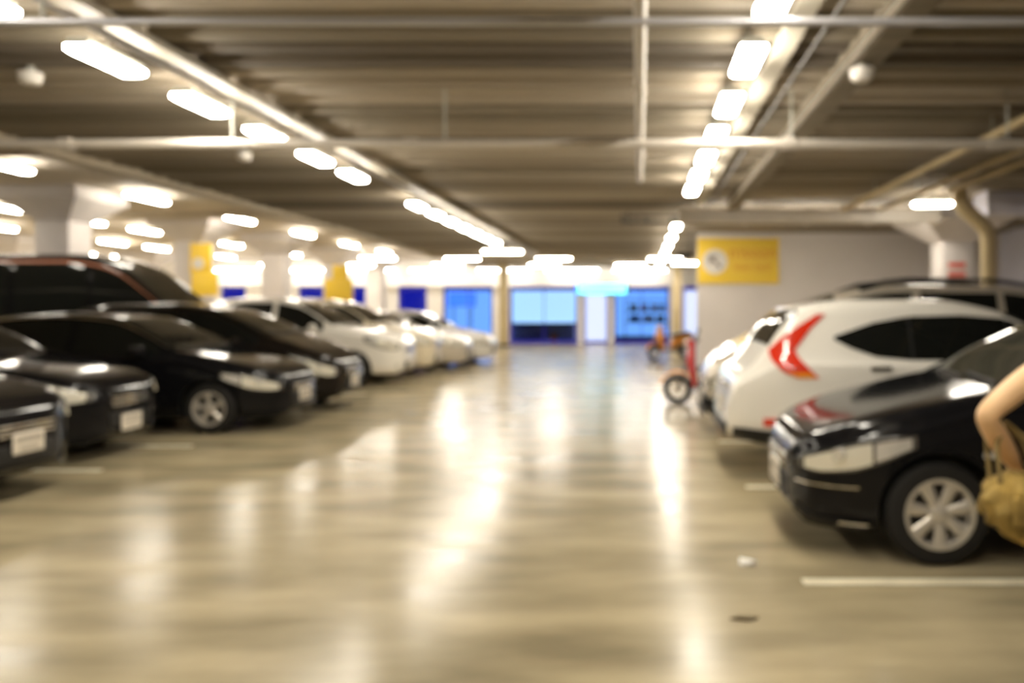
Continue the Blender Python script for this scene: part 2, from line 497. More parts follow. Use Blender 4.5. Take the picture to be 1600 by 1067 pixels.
# counter, shelves with pink packs
ct = empty('shop_counter', (pxX(850, 36.85), 36.85, 0), 0, 'low blue counter inside the middle shop window', 'counter')
MB().box((0, 0, 0.42), (2.9, 0.4, 0.82), 0.02).build('body', M['shop_inside'], ct)
MB().box((0, -0.03, 0.88), (3.0, 0.5, 0.10), 0.02).build('worktop', M['counter'], ct)
MB().box((pxX(866, 36.45), 36.4, 0.22), (0.30, 0.30, 0.44), 0.03).build('orange_stool', M['orange'])
tag(C.objects[-1], 'small orange box seat on the floor inside the middle shop window', 'stool')
sh = empty('display_shelf', (pxX(1010, 37.3), 37.3, 0), 0, 'dark display shelf with pale packs right of the white pier', 'shelf')
for z in (0.3, 0.95, 1.45, 1.98):
    MB().box((0, 0, z), (2.0, 0.4, 0.05)).build('shelf_board', M['dark_metal'], sh)
for sx in (-1, 1):
    MB().box((sx * 1.0, 0, 1.0), (0.05, 0.4, 2.0)).build('upright', M['dark_metal'], sh)
for q, (xx, z, ww, m) in enumerate(((-0.6, 1.475, 0.4, 'dark_metal'), (-0.1, 1.475, 0.35, 'pink'), (0.35, 1.475, 0.3, 'pink'), (0.72, 1.475, 0.3, 'sign_white'),
                                    (-0.55, 0.975, 0.5, 'counter'), (0.1, 0.975, 0.5, 'sign_white'), (0.65, 0.975, 0.4, 'dark_metal'))):
    o = MB().box((pxX(1010, 37.3) + xx, 37.22, z + 0.16), (ww, 0.22, 0.30), 0.01).build('display_box', M[m])
    lab = ['dark box at the left end of the upper display shelf', 'wider pink box in the middle of the upper display shelf', 'narrower pink box on the upper display shelf beside the white box',
           'white box at the right end of the upper display shelf', 'blue box at the left end of the lower display shelf', 'white box in the middle of the lower display shelf',
           'dark box at the right end of the lower display shelf'][q]
    tag(o, lab, 'box', 'boxes on the shop display shelf')
sg = empty('shop_sign', (pxX(941, 35.7), 35.62, 2.22), 0, 'glowing cyan lightbox sign hung above the shop entrance', 'sign')
MB().box((0, 0.08, 0.24), (2.36, 0.14, 0.52), 0.02).build('case', M['dark_metal'], sg)
MB().box((0, 0.0, 0.24), (2.16, 0.03, 0.44), 0.005).build('lit_face', M['sign_cyan'], sg)
MB().box((-1.13, 0.0, 0.24), (0.08, 0.03, 0.44), 0.005).build('lit_edge', M['sign_blue'], sg)
for sx in (-0.8, 0.8):
    MB().tube([(sx, 0.08, 0.49), (sx, 0.08, 1.23)], 0.012, 8).build('hanger', M['dark_metal'], sg)


# ------------------------------------------------------------------ ceiling services
def luminaire_proto(ln, wd):
    h = MB().box((0, 0, 0.075), (wd * 0.82, ln, 0.05), 0.006).mesh('housing', M['housing'])
    d = MB()
    rings = []
    for z, r, e in ((0.05, wd / 2, 0.0), (0.02, wd / 2, 0.0), (0.0, wd * 0.34, 0.03)):
        rings.append([(-r, -ln / 2 + e, z), (r, -ln / 2 + e, z), (r, ln / 2 - e, z), (-r, ln / 2 - e, z)])
    d.loft(rings)
    return h, d.mesh('diffuser', M['lamp'])


LP = luminaire_proto(0.60, 0.17)
LP2 = luminaire_proto(1.20, 0.16)


def luminaire(x, y, z, label, group, P=LP, rz=0.0, top=None):
    r = empty('ceiling_light', (x, y, z), rz, label, 'ceiling light', group)
    link('housing', P[0], r)
    link('diffuser', P[1], r)
    if top:
        link('stem', stem_mesh(top - z - 0.1), r)
    return r


_stems = {}


def stem_mesh(h):
    k = round(h, 3)
    if k not in _stems:
        _stems[k] = MB().tube([(0, 0, 0.10), (0, 0, 0.10 + h)], 0.012, 8).mesh('stem', M['housing'])
    return _stems[k]


HL = 1.70
yl = [4.37 + 1.19 * q for q in range(-4, 6)] + [13.3 + 1.19 * q for q in range(7)]
for q, yy in enumerate(yl):
    w_ = '%s ceiling light counted from the camera in the row over the %s'
    nn = q - 4
    lab = (w_ % (ORD[nn], 'left car noses')) if nn >= 0 else 'ceiling light of the left row, overhead behind the view, %s' % ORD[-nn - 1]
    luminaire(-3.7, yy, 1.5 + HL, lab, 'ceiling lights over the left side of the aisle', top=ZD + 0.03)
    if nn <= 6:
        lab = (w_ % (ORD[nn], 'right car noses')) if nn >= 0 else 'ceiling light of the right row, overhead behind the view, %s' % ORD[-nn - 1]
        luminaire(0.75, 4.37 + 1.19 * 6 if nn == 6 else yy, 1.5 + HL, lab, 'ceiling lights over the right side of the aisle', top=ZD + 0.03)
for q in range(7):
    luminaire(0.75, 16.6 + 2.5 * q, 1.5 + HL, '%s ceiling light in the far row beyond the pale crossing duct' % ORD[q], 'ceiling lights beyond the crossing duct', top=ZD + 0.03)
# rows over the far left bays
for r_, (xx, ya, yb, st) in enumerate(((-9.85, 12.3, 34, 3.7), (-13.9, 8.2, 34, 2.38), (-17.3, 12.0, 34, 2.38), (-21.9, 14.8, 34, 2.38), (-27.3, 20, 34, 2.38))):
    yy, q = ya, 0
    while yy < yb:
        luminaire(xx, yy, 1.5 + 2.2, '%s ceiling light along the %s row under the pale left slab' % (ORD[q], ORD[r_]), 'ceiling lights under the pale left slab', LP2, top=ZS + 0.02)
        yy += st
        q += 1
# cross-wise lights near the shop
for q, (px, yy) in enumerate(((722, 28.2), (865, 28.2), (1040, 28.2), (785, 25.0), (590, 28.2), (700, 32.5), (850, 32.5), (985, 32.5), (1075, 31.0), (560, 32.5), (430, 32.5))):
    luminaire(pxX(px, yy), yy, 1.5 + 1.80, ['wide crosswise light left of the slim tan post', 'wide crosswise light over the middle shop window', 'crosswise light left of the yellow wall sign',
              'crosswise light above the slim tan post by the cross beam', 'crosswise light over the far left column', 'crosswise light close to the bulkhead over the narrow white pier',
              'crosswise light close to the bulkhead over the middle window', 'crosswise light close to the bulkhead over the cyan sign', 'crosswise light behind the edge of the grey wall',
              'crosswise light close to the bulkhead by the farthest left column', 'crosswise light close to the bulkhead at far left'][q], 'crosswise lights near the shop', LP2, PI / 2, top=(ZS if px < 740 and pxX(px, yy) < XE else ZD) + 0.02)
luminaire(4.72, 12.9, 1.5 + 1.68, 'lone ceiling light beside the column behind the silver roof rail', 'ceiling light over the right stalls', LP, PI / 2, top=ZD + 0.03)
for q in range(3):  # unseen lamps added behind the duct to brighten the grey wall
    luminaire(1.6 + 1.5 * q, 14.75, 3.20, '%s added light hidden behind the long pale duct, brightening the grey wall' % ORD[q], 'added lights behind the long duct', LP2, PI / 2, top=ZD + 0.02)
# tubes added in front of the bulkhead to brighten it
for q in range(7):
    x0 = -18 + q * 3.0
    t = empty('added_wash_light', (x0, 35.35, 3.30), 0, '%s added tube light along the top of the white bulkhead from the left' % ORD[q], 'light', 'added tube lights washing the white bulkhead')
    MB().box((0, 0, 0.03), (2.4, 0.10, 0.06), 0.01).build('housing', M['housing'], t)
    MB().tube([(-1.15, 0, -0.03), (1.15, 0, -0.03)], 0.03, 10).build('tube', M['tube'], t)

# trays, conduits, pipes
def run(name, label, cat, pts, r, m, hang=None, hang_top=ZD + 0.02, coup=None):
    p0 = Vector(pts[0])
    root = empty(name, p0, 0, label, cat)
    loc = [Vector(p) - p0 for p in pts]
    MB().tube(loc, r, 14).build('pipe_run', m, root)
    for h in hang or []:
        hv = Vector(h) - p0
        MB().tube([hv, (hv.x, hv.y, hang_top - p0.z)], 0.011, 8).build('hanger', M['housing'], root)
        MB().lathe([(r + 0.002, -0.015), (r + 0.012, -0.015), (r + 0.012, 0.015), (r + 0.002, 0.015)], 14, 'y').v
    for c_ in coup or []:
        cv = Vector(c_) - p0
        d = (loc[-1] - loc[0]).normalized()
        MB().tube([cv - d * 0.06, cv + d * 0.06], r * 1.25, 14).build('coupling', m, root)
    return root


for nm, x0, ylast in (('left', -3.42, 26.4), ('right', 1.02, 13.9)):
    t = empty('cable_tray', (x0, 0, 3.34), 0, 'white cable tray running along the %s row of ceiling lights' % nm, 'cable tray')
    b = MB()
    b.prism([(-0.07, 0.05), (-0.07, 0.0), (0.07, 0.0), (0.07, 0.05), (0.06, 0.05), (0.06, 0.008), (-0.06, 0.008), (-0.06, 0.05)], Y0 + 0.2, ylast)
    b.build('tray', M['tray'], t)
    yy = 0.6
    while yy < ylast:
        MB().tube([(0, yy, 0.008), (0, yy, ZD + 0.03 - 3.34)], 0.008, 6).build('hanger', M['housing'], t)
        yy += 2.4
run('conduit', 'thin conduit beside the left cable tray', 'conduit', [(-3.28, -5.5, 3.19), (-3.28, 34, 3.19)], 0.016, M['pipe_grey'])
run('conduit', 'thin conduit beside the right cable tray', 'conduit', [(1.16, -5.5, 3.26), (1.16, 13.9, 3.26)], 0.014, M['dark_metal'])
run('sprinkler_pipe', 'thick white pipe crossing the whole view under the ceiling', 'pipe', [(-29, 6.97, 2.95), (8.9, 6.97, 2.95)], 0.042, M['pipe'],
    [(x, 6.97, 2.95) for x in (-6.5, -3.55, -1.7, 1.32, 3.2, 6.0)], ZD + 0.03, [(x, 6.97, 2.95) for x in (-5.0, -2.0, 1.3, 3.1)])
run('sprinkler_pipe', 'thin grey pipe crossing the ceiling nearest the camera', 'pipe', [(-7.5, 4.02, 2.95), (8.9, 4.02, 2.95)], 0.022, M['pipe_grey'], [(x, 4.02, 2.95) for x in (-3, 0.6, 4)])
run('sprinkler_pipe', 'white pipe running away overhead in the middle of the aisle', 'pipe', [(0.0, -5.5, 3.05), (0.0, 6.9, 3.05), (0.0, 9.5, 3.05)], 0.036, M['pipe'], [(0, y_, 3.05) for y_ in (2.5, 5.2, 8.6)], ZD + 0.03, [(0, 5.6, 3.05)])
run('conduit', 'pale conduit along the shallow ceiling beam', 'conduit', [(1.505, -5.5, 3.28), (1.505, 13.9, 3.28)], 0.02, M['pipe'])
run('pipe', 'inner one of the two tan pipes over the right stalls', 'pipe', [(3.52, -5.5, 3.25), (3.52, 13.9, 3.25)], 0.042, M['tan'], [(3.52, y_, 3.25) for y_ in (4, 8, 12)])
run('pipe', 'outer one of the two tan pipes over the right stalls', 'pipe', [(4.16, -5.5, 3.25), (4.16, 13.9, 3.25)], 0.036, M['tan'], [(4.16, y_, 3.25) for y_ in (4, 8, 12)])
run('pipe', 'short tan pipe nearest the right wall', 'pipe', [(4.65, 5.5, 3.30), (4.65, 12.0, 3.30)], 0.042, M['tan'], [(4.65, y_, 3.30) for y_ in (7, 11)])
run('drain_pipe', 'bent yellowish drain pipe right of the red-marked column', 'pipe', [(5.0, 12.5, 3.44), (5.0, 12.5, 3.22), (5.06, 12.5, 3.10), (5.32, 12.5, 2.88), (5.43, 12.5, 2.74), (5.45, 12.5, 2.6), (5.45, 12.5, 0.02)], 0.12, M['tan'])
# junction boxes and detectors
for x, y_, z, lab in ((1.58, 5.7, 3.18, 'white junction box under the shallow beam beside the right lamp row'), (-4.8, 6.3, 3.33, 'white smoke detector on the ceiling above the dark sedans'),
                      (-4.7, 9.5, 3.33, 'small white detector beside the left lamp row')):
    r = empty('detector', (x, y_, z - 0.03), 0, lab, 'detector')
    MB().lathe([(0.0, -0.02), (0.05, -0.02), (0.075, 0.0), (0.085, 0.05), (0.085, 0.07), (0.0, 0.07)], 20, 'z').build('dome', M['sign_white'], r)
    MB().tube([(0, 0, 0.065), (0, 0, (3.25 if z < 3.2 else ZD + 0.03) - z + 0.03)], 0.03, 10).build('base', M['housing'], r)
# cross duct, bluish box duct
d = empty('air_duct', (2.98, 14.2, 3.05), 0, 'long pale rectangular duct crossing in front of the grey wall', 'duct')
MB().box((0, 0, 0.12), (4.6, 0.36, 0.24), 0.01).build('duct_body', M['pipe'], d)
for q in range(5):
    MB().box((-2.2 + q * 1.1, 0, 0.12), (0.04, 0.40, 0.28), 0.005).build('flange', M['pipe'], d)
for q in (-2.0, 2.0):
    MB().tube([(q, 0, 0.23), (q, 0, ZD + 0.03 - 3.05)], 0.012, 8).build('hanger', M['housing'], d)
d = empty('air_duct', (6.58, 13.1, 3.05), 0, 'bluish box duct at the upper right beside the drain pipe', 'duct')
MB().box((0, 0, 0.18), (2.0, 0.5, 0.36), 0.01).build('duct_body', M['wall_blue'], d)
for q in (-0.99, 0.0, 0.99):
    MB().box((q, 0, 0.18), (0.04, 0.54, 0.40), 0.005).build('flange', M['wall_blue'], d)
for q in (-0.6, 0.6):
    MB().tube([(q, 0, 0.35), (q, 0, ZD + 0.03 - 3.05)], 0.012, 8).build('hanger', M['housing'], d)
# dark hanging frame, camera
d = empty('hanging_frame', (pxX(1030, 15.6), 15.6, 3.29), 0, 'dark hanging cable frame left of the yellow wall sign', 'frame')
b = MB()
for z in (0.04, -0.08):
    b.box((0, 0, z), (1.5, 0.06, 0.04))
for q in (-0.72, -0.24, 0.24, 0.72):
    b.box((q, 0, -0.01), (0.04, 0.05, 0.16))
b.build('rail', M['dark_metal'], d)
for q in (-0.6, 0.6):
    MB().tube([(q, 0, -0.08), (q, 0, 0.16)], 0.012, 8).build('hanger', M['dark_metal'], d)
d = empty('security_camera', (pxX(1072, 19.0), 19.0, 2.80), 0.5, 'dark security camera at the left edge of the yellow wall sign', 'camera')
MB().box((0, 0, 0.0), (0.30, 0.14, 0.14), 0.03).build('body', M['dark_metal'], d)
MB().tube([(-0.15, 0, 0), (-0.21, 0, 0)], [0.055, 0.06], 12).build('lens_hood', M['plastic'], d)
MB().tube([(0.1, 0, 0.06), (0.1, 0, 0.66)], 0.016, 8).build('bracket', M['dark_metal'], d)

# ------------------------------------------------------------------ signs
def text_mesh(s, size, ext, m, name, parent, loc, rot, ox=1.0):
    cu = bpy.data.curves.new(name, 'FONT')
    cu.body = s
    cu.size = size
    cu.extrude = ext
    cu.align_x = 'CENTER'
    cu.align_y = 'CENTER'
    cu.resolution_u = 3
    tmp = bpy.data.objects.new(name, cu)
    C.objects.link(tmp)
    bpy.context.view_layer.update()
    me = bpy.data.meshes.new_from_object(tmp.evaluated_get(bpy.context.evaluated_depsgraph_get()))
    bpy.data.objects.remove(tmp)
    me.materials.clear()
    me.materials.append(m)
    o = link(name, me, parent)
    o.location = loc
    o.rotation_euler = rot
    o.scale = (ox, 1, 1)
    return o


yw = 19.94
sx0, sx1 = pxX(1090, yw), pxX(1217, yw)
sz0, sz1 = 1.5 + (485 - 443) * yw / F_PX, 1.5 + (485 - 372) * yw / F_PX
sw, shh = sx1 - sx0, sz1 - sz0
s = empty('exit_sign', ((sx0 + sx1) / 2, yw, sz0), 0, 'large yellow sign with white arrow disc on the grey wall', 'sign')
MB().box((0, 0.025, shh / 2), (sw, 0.05, shh), 0.006).build('board', M['yellow'], s)
cx, cz = -sw / 2 + 0.43, shh * 0.48
MB().prism([(cx + 0.31 * math.cos(a * PI / 24), cz + 0.31 * math.sin(a * PI / 24)) for a in range(48)], -0.014, 0.0).build('disc', M['sign_white'], s)
b = MB()                                            # arrow pointing up to the left
for poly in ([(-0.16, 0.16), (0.09, 0.16), (0.02, 0.09), (-0.05, 0.09), (-0.09, 0.05), (-0.09, -0.02), (-0.16, -0.09)], [(-0.11, 0.06), (-0.06, 0.11), (0.18, -0.13), (0.13, -0.18)]):
    b.prism([(cx + a, cz + c_) for a, c_ in poly], -0.024, -0.012)
b.build('arrow', M['sign_grey'], s)
tx = sw / 2 - 0.20 - 0.46
text_mesh('ทางออก', 0.36, 0.006, M['sign_text'], 'lettering', s, (tx, -0.004, shh * 0.66), (PI / 2, 0, 0))
text_mesh('WAY OUT', 0.20, 0.006, M['sign_text'], 'lettering', s, (tx, -0.004, shh * 0.34), (PI / 2, 0, 0))


def column_sign(cy, px0, px1, px2, px3, ya, yb, yc, label, disc=None):
    y = cy - 0.38
    f = lambda p: pxX(p, y)
    g = lambda q: 1.5 + (485 - q) * y / F_PX
    x0 = (f(px2) + f(px3)) / 2
    s = empty('column_sign', (x0, y, g(yc)), 0, label, 'sign')
    zb = g(yc)
    MB().box(((f(px0) + f(px1)) / 2 - x0, 0.0, (g(ya) + g(yb)) / 2 - zb), (f(px1) - f(px0), 0.07, g(ya) - g(yb)), 0.008).build('upper_board', M['yellow'], s)
    MB().box((0, 0.0, (g(yb) + g(yc)) / 2 - zb), (f(px3) - f(px2), 0.09, g(yb) - g(yc)), 0.008).build('lower_board', M['yellow'], s)
    if disc:
        cx, cz = f(disc[0]) - x0, g(disc[1]) - zb
        r = disc[2] * y / F_PX
        MB().prism([(cx + r * math.cos(a * PI / 12), cz + r * math.sin(a * PI / 12)) for a in range(24)], -0.06, -0.034).build('disc', M['sign_white'], s)


column_sign(COLY[1], 298, 330, 300, 340, 380, 425, 462, 'yellow sign with a white disc on the column behind the van', (311, 412, 9))
column_sign(COLY[2] - 1.2, 520, 544, 508, 551, 414, 436, 478, 'smaller plain yellow sign on a column above the white cars')


# ------------------------------------------------------------------ vehicles
def pchip(xk, yk, x):
    xk, yk, x = np.asarray(xk, float), np.asarray(yk, float), np.asarray(x, float)
    h = np.diff(xk)
    d = np.diff(yk) / h
    m = np.zeros(len(xk))
    for i in range(1, len(xk) - 1):
        if d[i - 1] * d[i] > 0:
            w1, w2 = 2 * h[i] + h[i - 1], h[i] + 2 * h[i - 1]
            m[i] = (w1 + w2) / (w1 / d[i - 1] + w2 / d[i])
    m[0], m[-1] = d[0], d[-1]
    i = np.clip(np.searchsorted(xk, x, 'right') - 1, 0, len(h) - 1)
    t = np.clip((x - xk[i]) / h[i], 0, 1)
    return (yk[i] * (1 + 2 * t) * (1 - t) ** 2 + h[i] * m[i] * t * (1 - t) ** 2 + yk[i + 1] * t * t * (3 - 2 * t) + h[i] * m[i + 1] * t * t * (t - 1))


TPL = {}
TPL['hatch'] = dict(
    L=4.2, k7=0.88,
    top=[(0, .60), (.05, .69), (.15, .75), (.5, .87), (1.0, .985), (1.22, 1.03), (1.65, 1.27), (2.1, 1.46), (2.7, 1.52), (3.3, 1.49), (3.75, 1.41), (4.0, 1.1), (4.1, .93), (4.16, .8), (4.2, .62)],
    belt=[(0, .56), (.15, .68), (.6, .80), (1.22, .95), (2.5, .98), (3.5, 1.03), (3.95, 1.0), (4.1, .88), (4.2, .58)],
    bot=[(0, .27), (.1, .19), (.5, .18), (3.8, .21), (4.2, .35)],
    w=[(0, .34), (.03, .47), (.08, .58), (.16, .67), (.28, .75), (.45, .805), (.7, .84), (1.2, .85), (3.3, .85), (3.8, .82), (4.1, .74), (4.2, .6)],
    wr=[(0, .84), (1.22, .88), (2.1, .72), (3.5, .70), (4.2, .82)],
    axles=(.80, 3.40), cowl=1.24, roof=2.08, rear=(3.80, 4.06), hood=(.18, 1.2),
    doors=(1.30, 2.52, 3.42),
    win=[[(1.42, 6.12, 6.75), (1.7, 6.12, 6.86), (2.1, 6.12, 6.88), (2.46, 6.12, 6.88)], [(2.56, 6.12, 6.88), (3.0, 6.13, 6.88), (3.36, 6.16, 6.86)], [(3.42, 6.18, 6.84), (3.6, 6.25, 6.8), (3.78, 6.4, 6.65)]],
    head=[(.04, .54, .585), (.12, .52, .64), (.32, .55, .715), (.5, .62, .75), (.66, .70, .77)],
    tail=[(.62, 4.04, 4.17), (.8, 3.92, 4.14), (1.0, 3.82, 4.04)])
TPL['sedan'] = dict(
    L=4.4, k7=0.88,
    top=[(0, .62), (.05, .70), (.15, .76), (.6, .88), (1.2, .96), (1.32, .98), (1.75, 1.21), (2.2, 1.40), (2.7, 1.46), (3.2, 1.42), (3.6, 1.24), (3.9, 1.06), (4.15, 1.03), (4.3, .98), (4.36, .85), (4.4, .66)],
    belt=[(0, .58), (.15, .70), (.6, .81), (1.32, .92), (2.5, .95), (3.6, .98), (4.1, .97), (4.3, .90), (4.4, .6)],
    bot=[(0, .27), (.1, .19), (.5, .18), (4.0, .21), (4.4, .35)],
    w=[(0, .34), (.03, .47), (.08, .58), (.16, .67), (.28, .75), (.45, .805), (.7, .84), (1.2, .85), (3.4, .85), (4.0, .81), (4.3, .73), (4.4, .6)],
    wr=[(0, .84), (1.32, .88), (2.2, .70), (3.2, .69), (3.9, .82), (4.4, .84)],
    axles=(.85, 3.40), cowl=1.34, roof=2.16, rear=(3.26, 3.84), hood=(.18, 1.3),
    doors=(1.42, 2.5, 3.40),
    win=[[(1.52, 6.12, 6.75), (1.8, 6.12, 6.86), (2.2, 6.12, 6.88), (2.46, 6.12, 6.88)], [(2.54, 6.12, 6.88), (2.9, 6.12, 6.88), (3.2, 6.14, 6.86), (3.45, 6.2, 6.75)]],
    head=[(.04, .58, .64), (.14, .56, .69), (.32, .58, .76), (.5, .64, .79), (.66, .73, .81)],
    tail=[(.66, 4.2, 4.37), (.8, 4.05, 4.34), (.92, 4.0, 4.3)])
TPL['suv'] = dict(
    L=4.5, k7=0.88,
    top=[(0, .78), (.05, .87), (.15, .94), (.6, 1.03), (1.15, 1.11), (1.25, 1.13), (1.65, 1.37), (2.05, 1.57), (2.6, 1.66), (3.3, 1.66), (3.78, 1.60), (3.98, 1.47), (4.18, 1.17), (4.32, 1.0), (4.43, .92), (4.47, .80), (4.5, .66)],
    belt=[(0, .74), (.15, .88), (.6, .96), (1.25, 1.02), (2.5, 1.05), (3.5, 1.08), (4.0, 1.08), (4.3, .94), (4.43, .86), (4.5, .62)],
    bot=[(0, .34), (.1, .25), (.5, .24), (3.9, .27), (4.5, .36)],
    w=[(0, .42), (.03, .55), (.08, .66), (.16, .75), (.28, .82), (.5, .88), (.8, .905), (1, .91), (3.5, .91), (3.9, .885), (4.2, .83), (4.4, .76), (4.5, .64)],
    wr=[(0, .84), (1.25, .88), (2.05, .74), (3.6, .72), (4.2, .84), (4.5, .88)],
    axles=(.90, 3.52), cowl=1.27, roof=2.02, rear=(3.86, 4.14), hood=(.18, 1.2),
    doors=(1.38, 2.5, 3.40),
    win=[[(1.48, 6.12, 6.75), (1.75, 6.12, 6.86), (2.05, 6.12, 6.88), (2.42, 6.12, 6.88)], [(2.52, 6.12, 6.88), (2.9, 6.12, 6.88), (3.3, 6.13, 6.84)], [(3.36, 6.14, 6.80), (3.6, 6.2, 6.66), (3.85, 6.34, 6.50)]],
    head=[(.04, .68, .78), (.14, .66, .83), (.32, .70, .89), (.5, .76, .93), (.66, .84, .945)],
    tail=None)
TPL['mpv'] = dict(
    L=4.3, k7=0.88,
    top=[(0, .66), (.05, .76), (.15, .84), (.5, 1.0), (.85, 1.14), (1.0, 1.20), (1.5, 1.46), (1.95, 1.62), (2.5, 1.70), (3.4, 1.69), (3.9, 1.60), (4.15, 1.15), (4.22, .95), (4.27, .8), (4.3, .64)],
    belt=[(0, .62), (.15, .76), (.5, .90), (1.0, 1.02), (2.5, 1.05), (3.5, 1.07), (4.1, 1.02), (4.22, .88), (4.3, .6)],
    bot=[(0, .30), (.1, .21), (.5, .2), (3.8, .23), (4.3, .36)],
    w=[(0, .36), (.03, .48), (.08, .59), (.16, .68), (.28, .76), (.45, .815), (.7, .85), (1.1, .86), (3.4, .86), (3.9, .83), (4.2, .75), (4.3, .62)],
    wr=[(0, .84), (1.0, .88), (1.95, .74), (3.6, .72), (4.3, .84)],
    axles=(.80, 3.42), cowl=1.0, roof=1.92, rear=(3.96, 4.16), hood=(.18, .96),
    doors=(1.28, 2.4, 3.34),
    win=[[(1.12, 6.15, 6.7), (1.5, 6.12, 6.86), (1.95, 6.12, 6.88), (2.32, 6.12, 6.88)], [(2.42, 6.12, 6.88), (2.9, 6.12, 6.88), (3.28, 6.12, 6.88)], [(3.36, 6.14, 6.88), (3.7, 6.16, 6.84), (3.95, 6.3, 6.7)]],
    head=[(.04, .56, .66), (.14, .54, .72), (.32, .60, .80), (.5, .68, .87), (.66, .78, .91)],
    tail=[(.7, 4.1, 4.26), (.9, 3.98, 4.22), (1.2, 3.9, 4.1)])
TPL['van'] = dict(
    L=5.3, k7=0.90,
    top=[(0, .82), (.05, .95), (.2, 1.1), (.5, 1.24), (.65, 1.34), (1.2, 1.84), (1.75, 2.28), (2.1, 2.42), (2.6, 2.50), (4.9, 2.49), (5.1, 2.40), (5.2, 1.4), (5.26, .95), (5.3, .78)],
    belt=[(0, .78), (.2, 1.0), (.65, 1.14), (2.5, 1.18), (4.9, 1.18), (5.2, 1.1), (5.3, .7)],
    bot=[(0, .32), (.1, .24), (.5, .24), (4.9, .26), (5.3, .38)],
    w=[(0, .62), (.08, .70), (.25, .78), (.6, .84), (1.1, .85), (4.8, .85), (5.1, .83), (5.25, .78), (5.3, .7)],
    wr=[(0, .84), (.65, .93), (2.0, .84), (5.0, .83), (5.3, .9)],
    axles=(.95, 4.1), cowl=.66, roof=1.8, rear=(5.11, 5.2), hood=(.18, .6),
    doors=(1.1, 2.2, 3.5),
    win=[[(.95, 6.1, 6.7), (1.3, 6.1, 6.84), (1.75, 6.1, 6.88), (2.15, 6.1, 6.88)], [(2.25, 6.1, 6.88), (2.9, 6.1, 6.88), (3.5, 6.1, 6.88)], [(3.6, 6.1, 6.88), (4.3, 6.1, 6.88), (4.95, 6.15, 6.84)]],
    head=[(.04, .66, .80), (.14, .64, .88), (.32, .68, .96), (.5, .76, 1.0)],
    tail=[(.7, 5.16, 5.27), (1.1, 5.08, 5.22)])

TPL['onebox'] = dict(TPL['mpv'], cowl=.60, roof=1.48, hood=(.12, .56),
    top=[(0, .70), (.05, .83), (.15, .92), (.35, 1.05), (.62, 1.21), (.70, 1.26), (1.17, 1.57), (1.6, 1.74), (2.2, 1.83), (3.4, 1.81), (3.9, 1.70), (4.15, 1.2), (4.22, .97), (4.27, .8), (4.3, .64)],
    belt=[(0, .66), (.15, .84), (.5, 1.02), (1.0, 1.12), (2.5, 1.15), (3.5, 1.17), (4.1, 1.1), (4.22, .90), (4.3, .6)],
    wr=[(0, .84), (.6, .88), (1.5, .74), (3.6, .72), (4.3, .84)], doors=(1.25, 2.35, 3.30))
TPL['crv'] = dict(TPL['suv'])
TPL['crv']['winz'] = [[(1.46, 1.10, 1.16), (1.6, 1.09, 1.28), (1.8, 1.085, 1.39), (1.98, 1.085, 1.46)], [(2.01, 1.085, 1.47), (2.4, 1.085, 1.50), (2.86, 1.09, 1.49)], [(2.89, 1.09, 1.485), (3.2, 1.12, 1.43), (3.42, 1.20, 1.355), (3.56, 1.275, 1.305)]]

SK = np.arange(11.0)


class Surf:
    def __init__(s, T, sx, sy, sz):
        s.T, s.sx, s.sy, s.sz = T, sx, sy, sz
        s.L = T['L'] * sx

    def key(s, k, x, sc):
        a = np.array(s.T[k])
        return pchip(a[:, 0] * s.sx, a[:, 1], x) * sc

    def ctrl(s, x):
        x = np.atleast_1d(np.asarray(x, float))
        t, b, zb = s.key('top', x, s.sz), s.key('belt', x, s.sz), s.key('bot', x, 1.0)
        w_ = s.key('w', x, s.sy)
        r = s.key('wr', x, 1.0) * w_
        t = np.maximum(t, b + .02)
        k = s.T['k7']
        Y = np.stack([0 * w_, .8 * w_, .945 * w_, 1.0 * w_, 1.0 * w_, .985 * w_, .95 * w_, r, .88 * r, .5 * r, 0 * w_], 1)
        d = b - zb
        e = t - b
        Z = np.stack([zb, zb, zb + .05, zb + .35 * d, zb + .70 * d, b - .04 * d, b, b + k * e, b + (.6 + .4 * k + .012) * e, b + .995 * e, t], 1)
        return Y, Z

    def P(s, x, q):
        """points for arrays of x and section parameter q in 0..20 (mirrored past 10)"""
        x, q = np.asarray(x, float).ravel(), np.asarray(q, float).ravel()
        sg = np.where(q > 10, -1.0, 1.0)
        q = np.where(q > 10, 20 - q, q)
        Y, Z = s.ctrl(x)
        y = np.array([pchip(SK, Y[i], q[i]) for i in range(len(x))])
        z = np.array([pchip(SK, Z[i], q[i]) for i in range(len(x))])
        return np.stack([x - s.L / 2, y * sg, z], 1)

    def q_at(s, x, z):
        _, Z = s.ctrl([x])
        qs = np.linspace(1.5, 10, 341)
        zz = pchip(SK, Z[0], qs)
        return float(np.interp(z, zz, qs))

    def N(s, x, q):
        e, f = .01, .02
        a = s.P(x + e, q) - s.P(x - e, q)
        b = s.P(x, q + f) - s.P(x, q - f)
        n = np.cross(a, b)
        n /= np.linalg.norm(n, axis=1, keepdims=True) + 1e-9
        return n


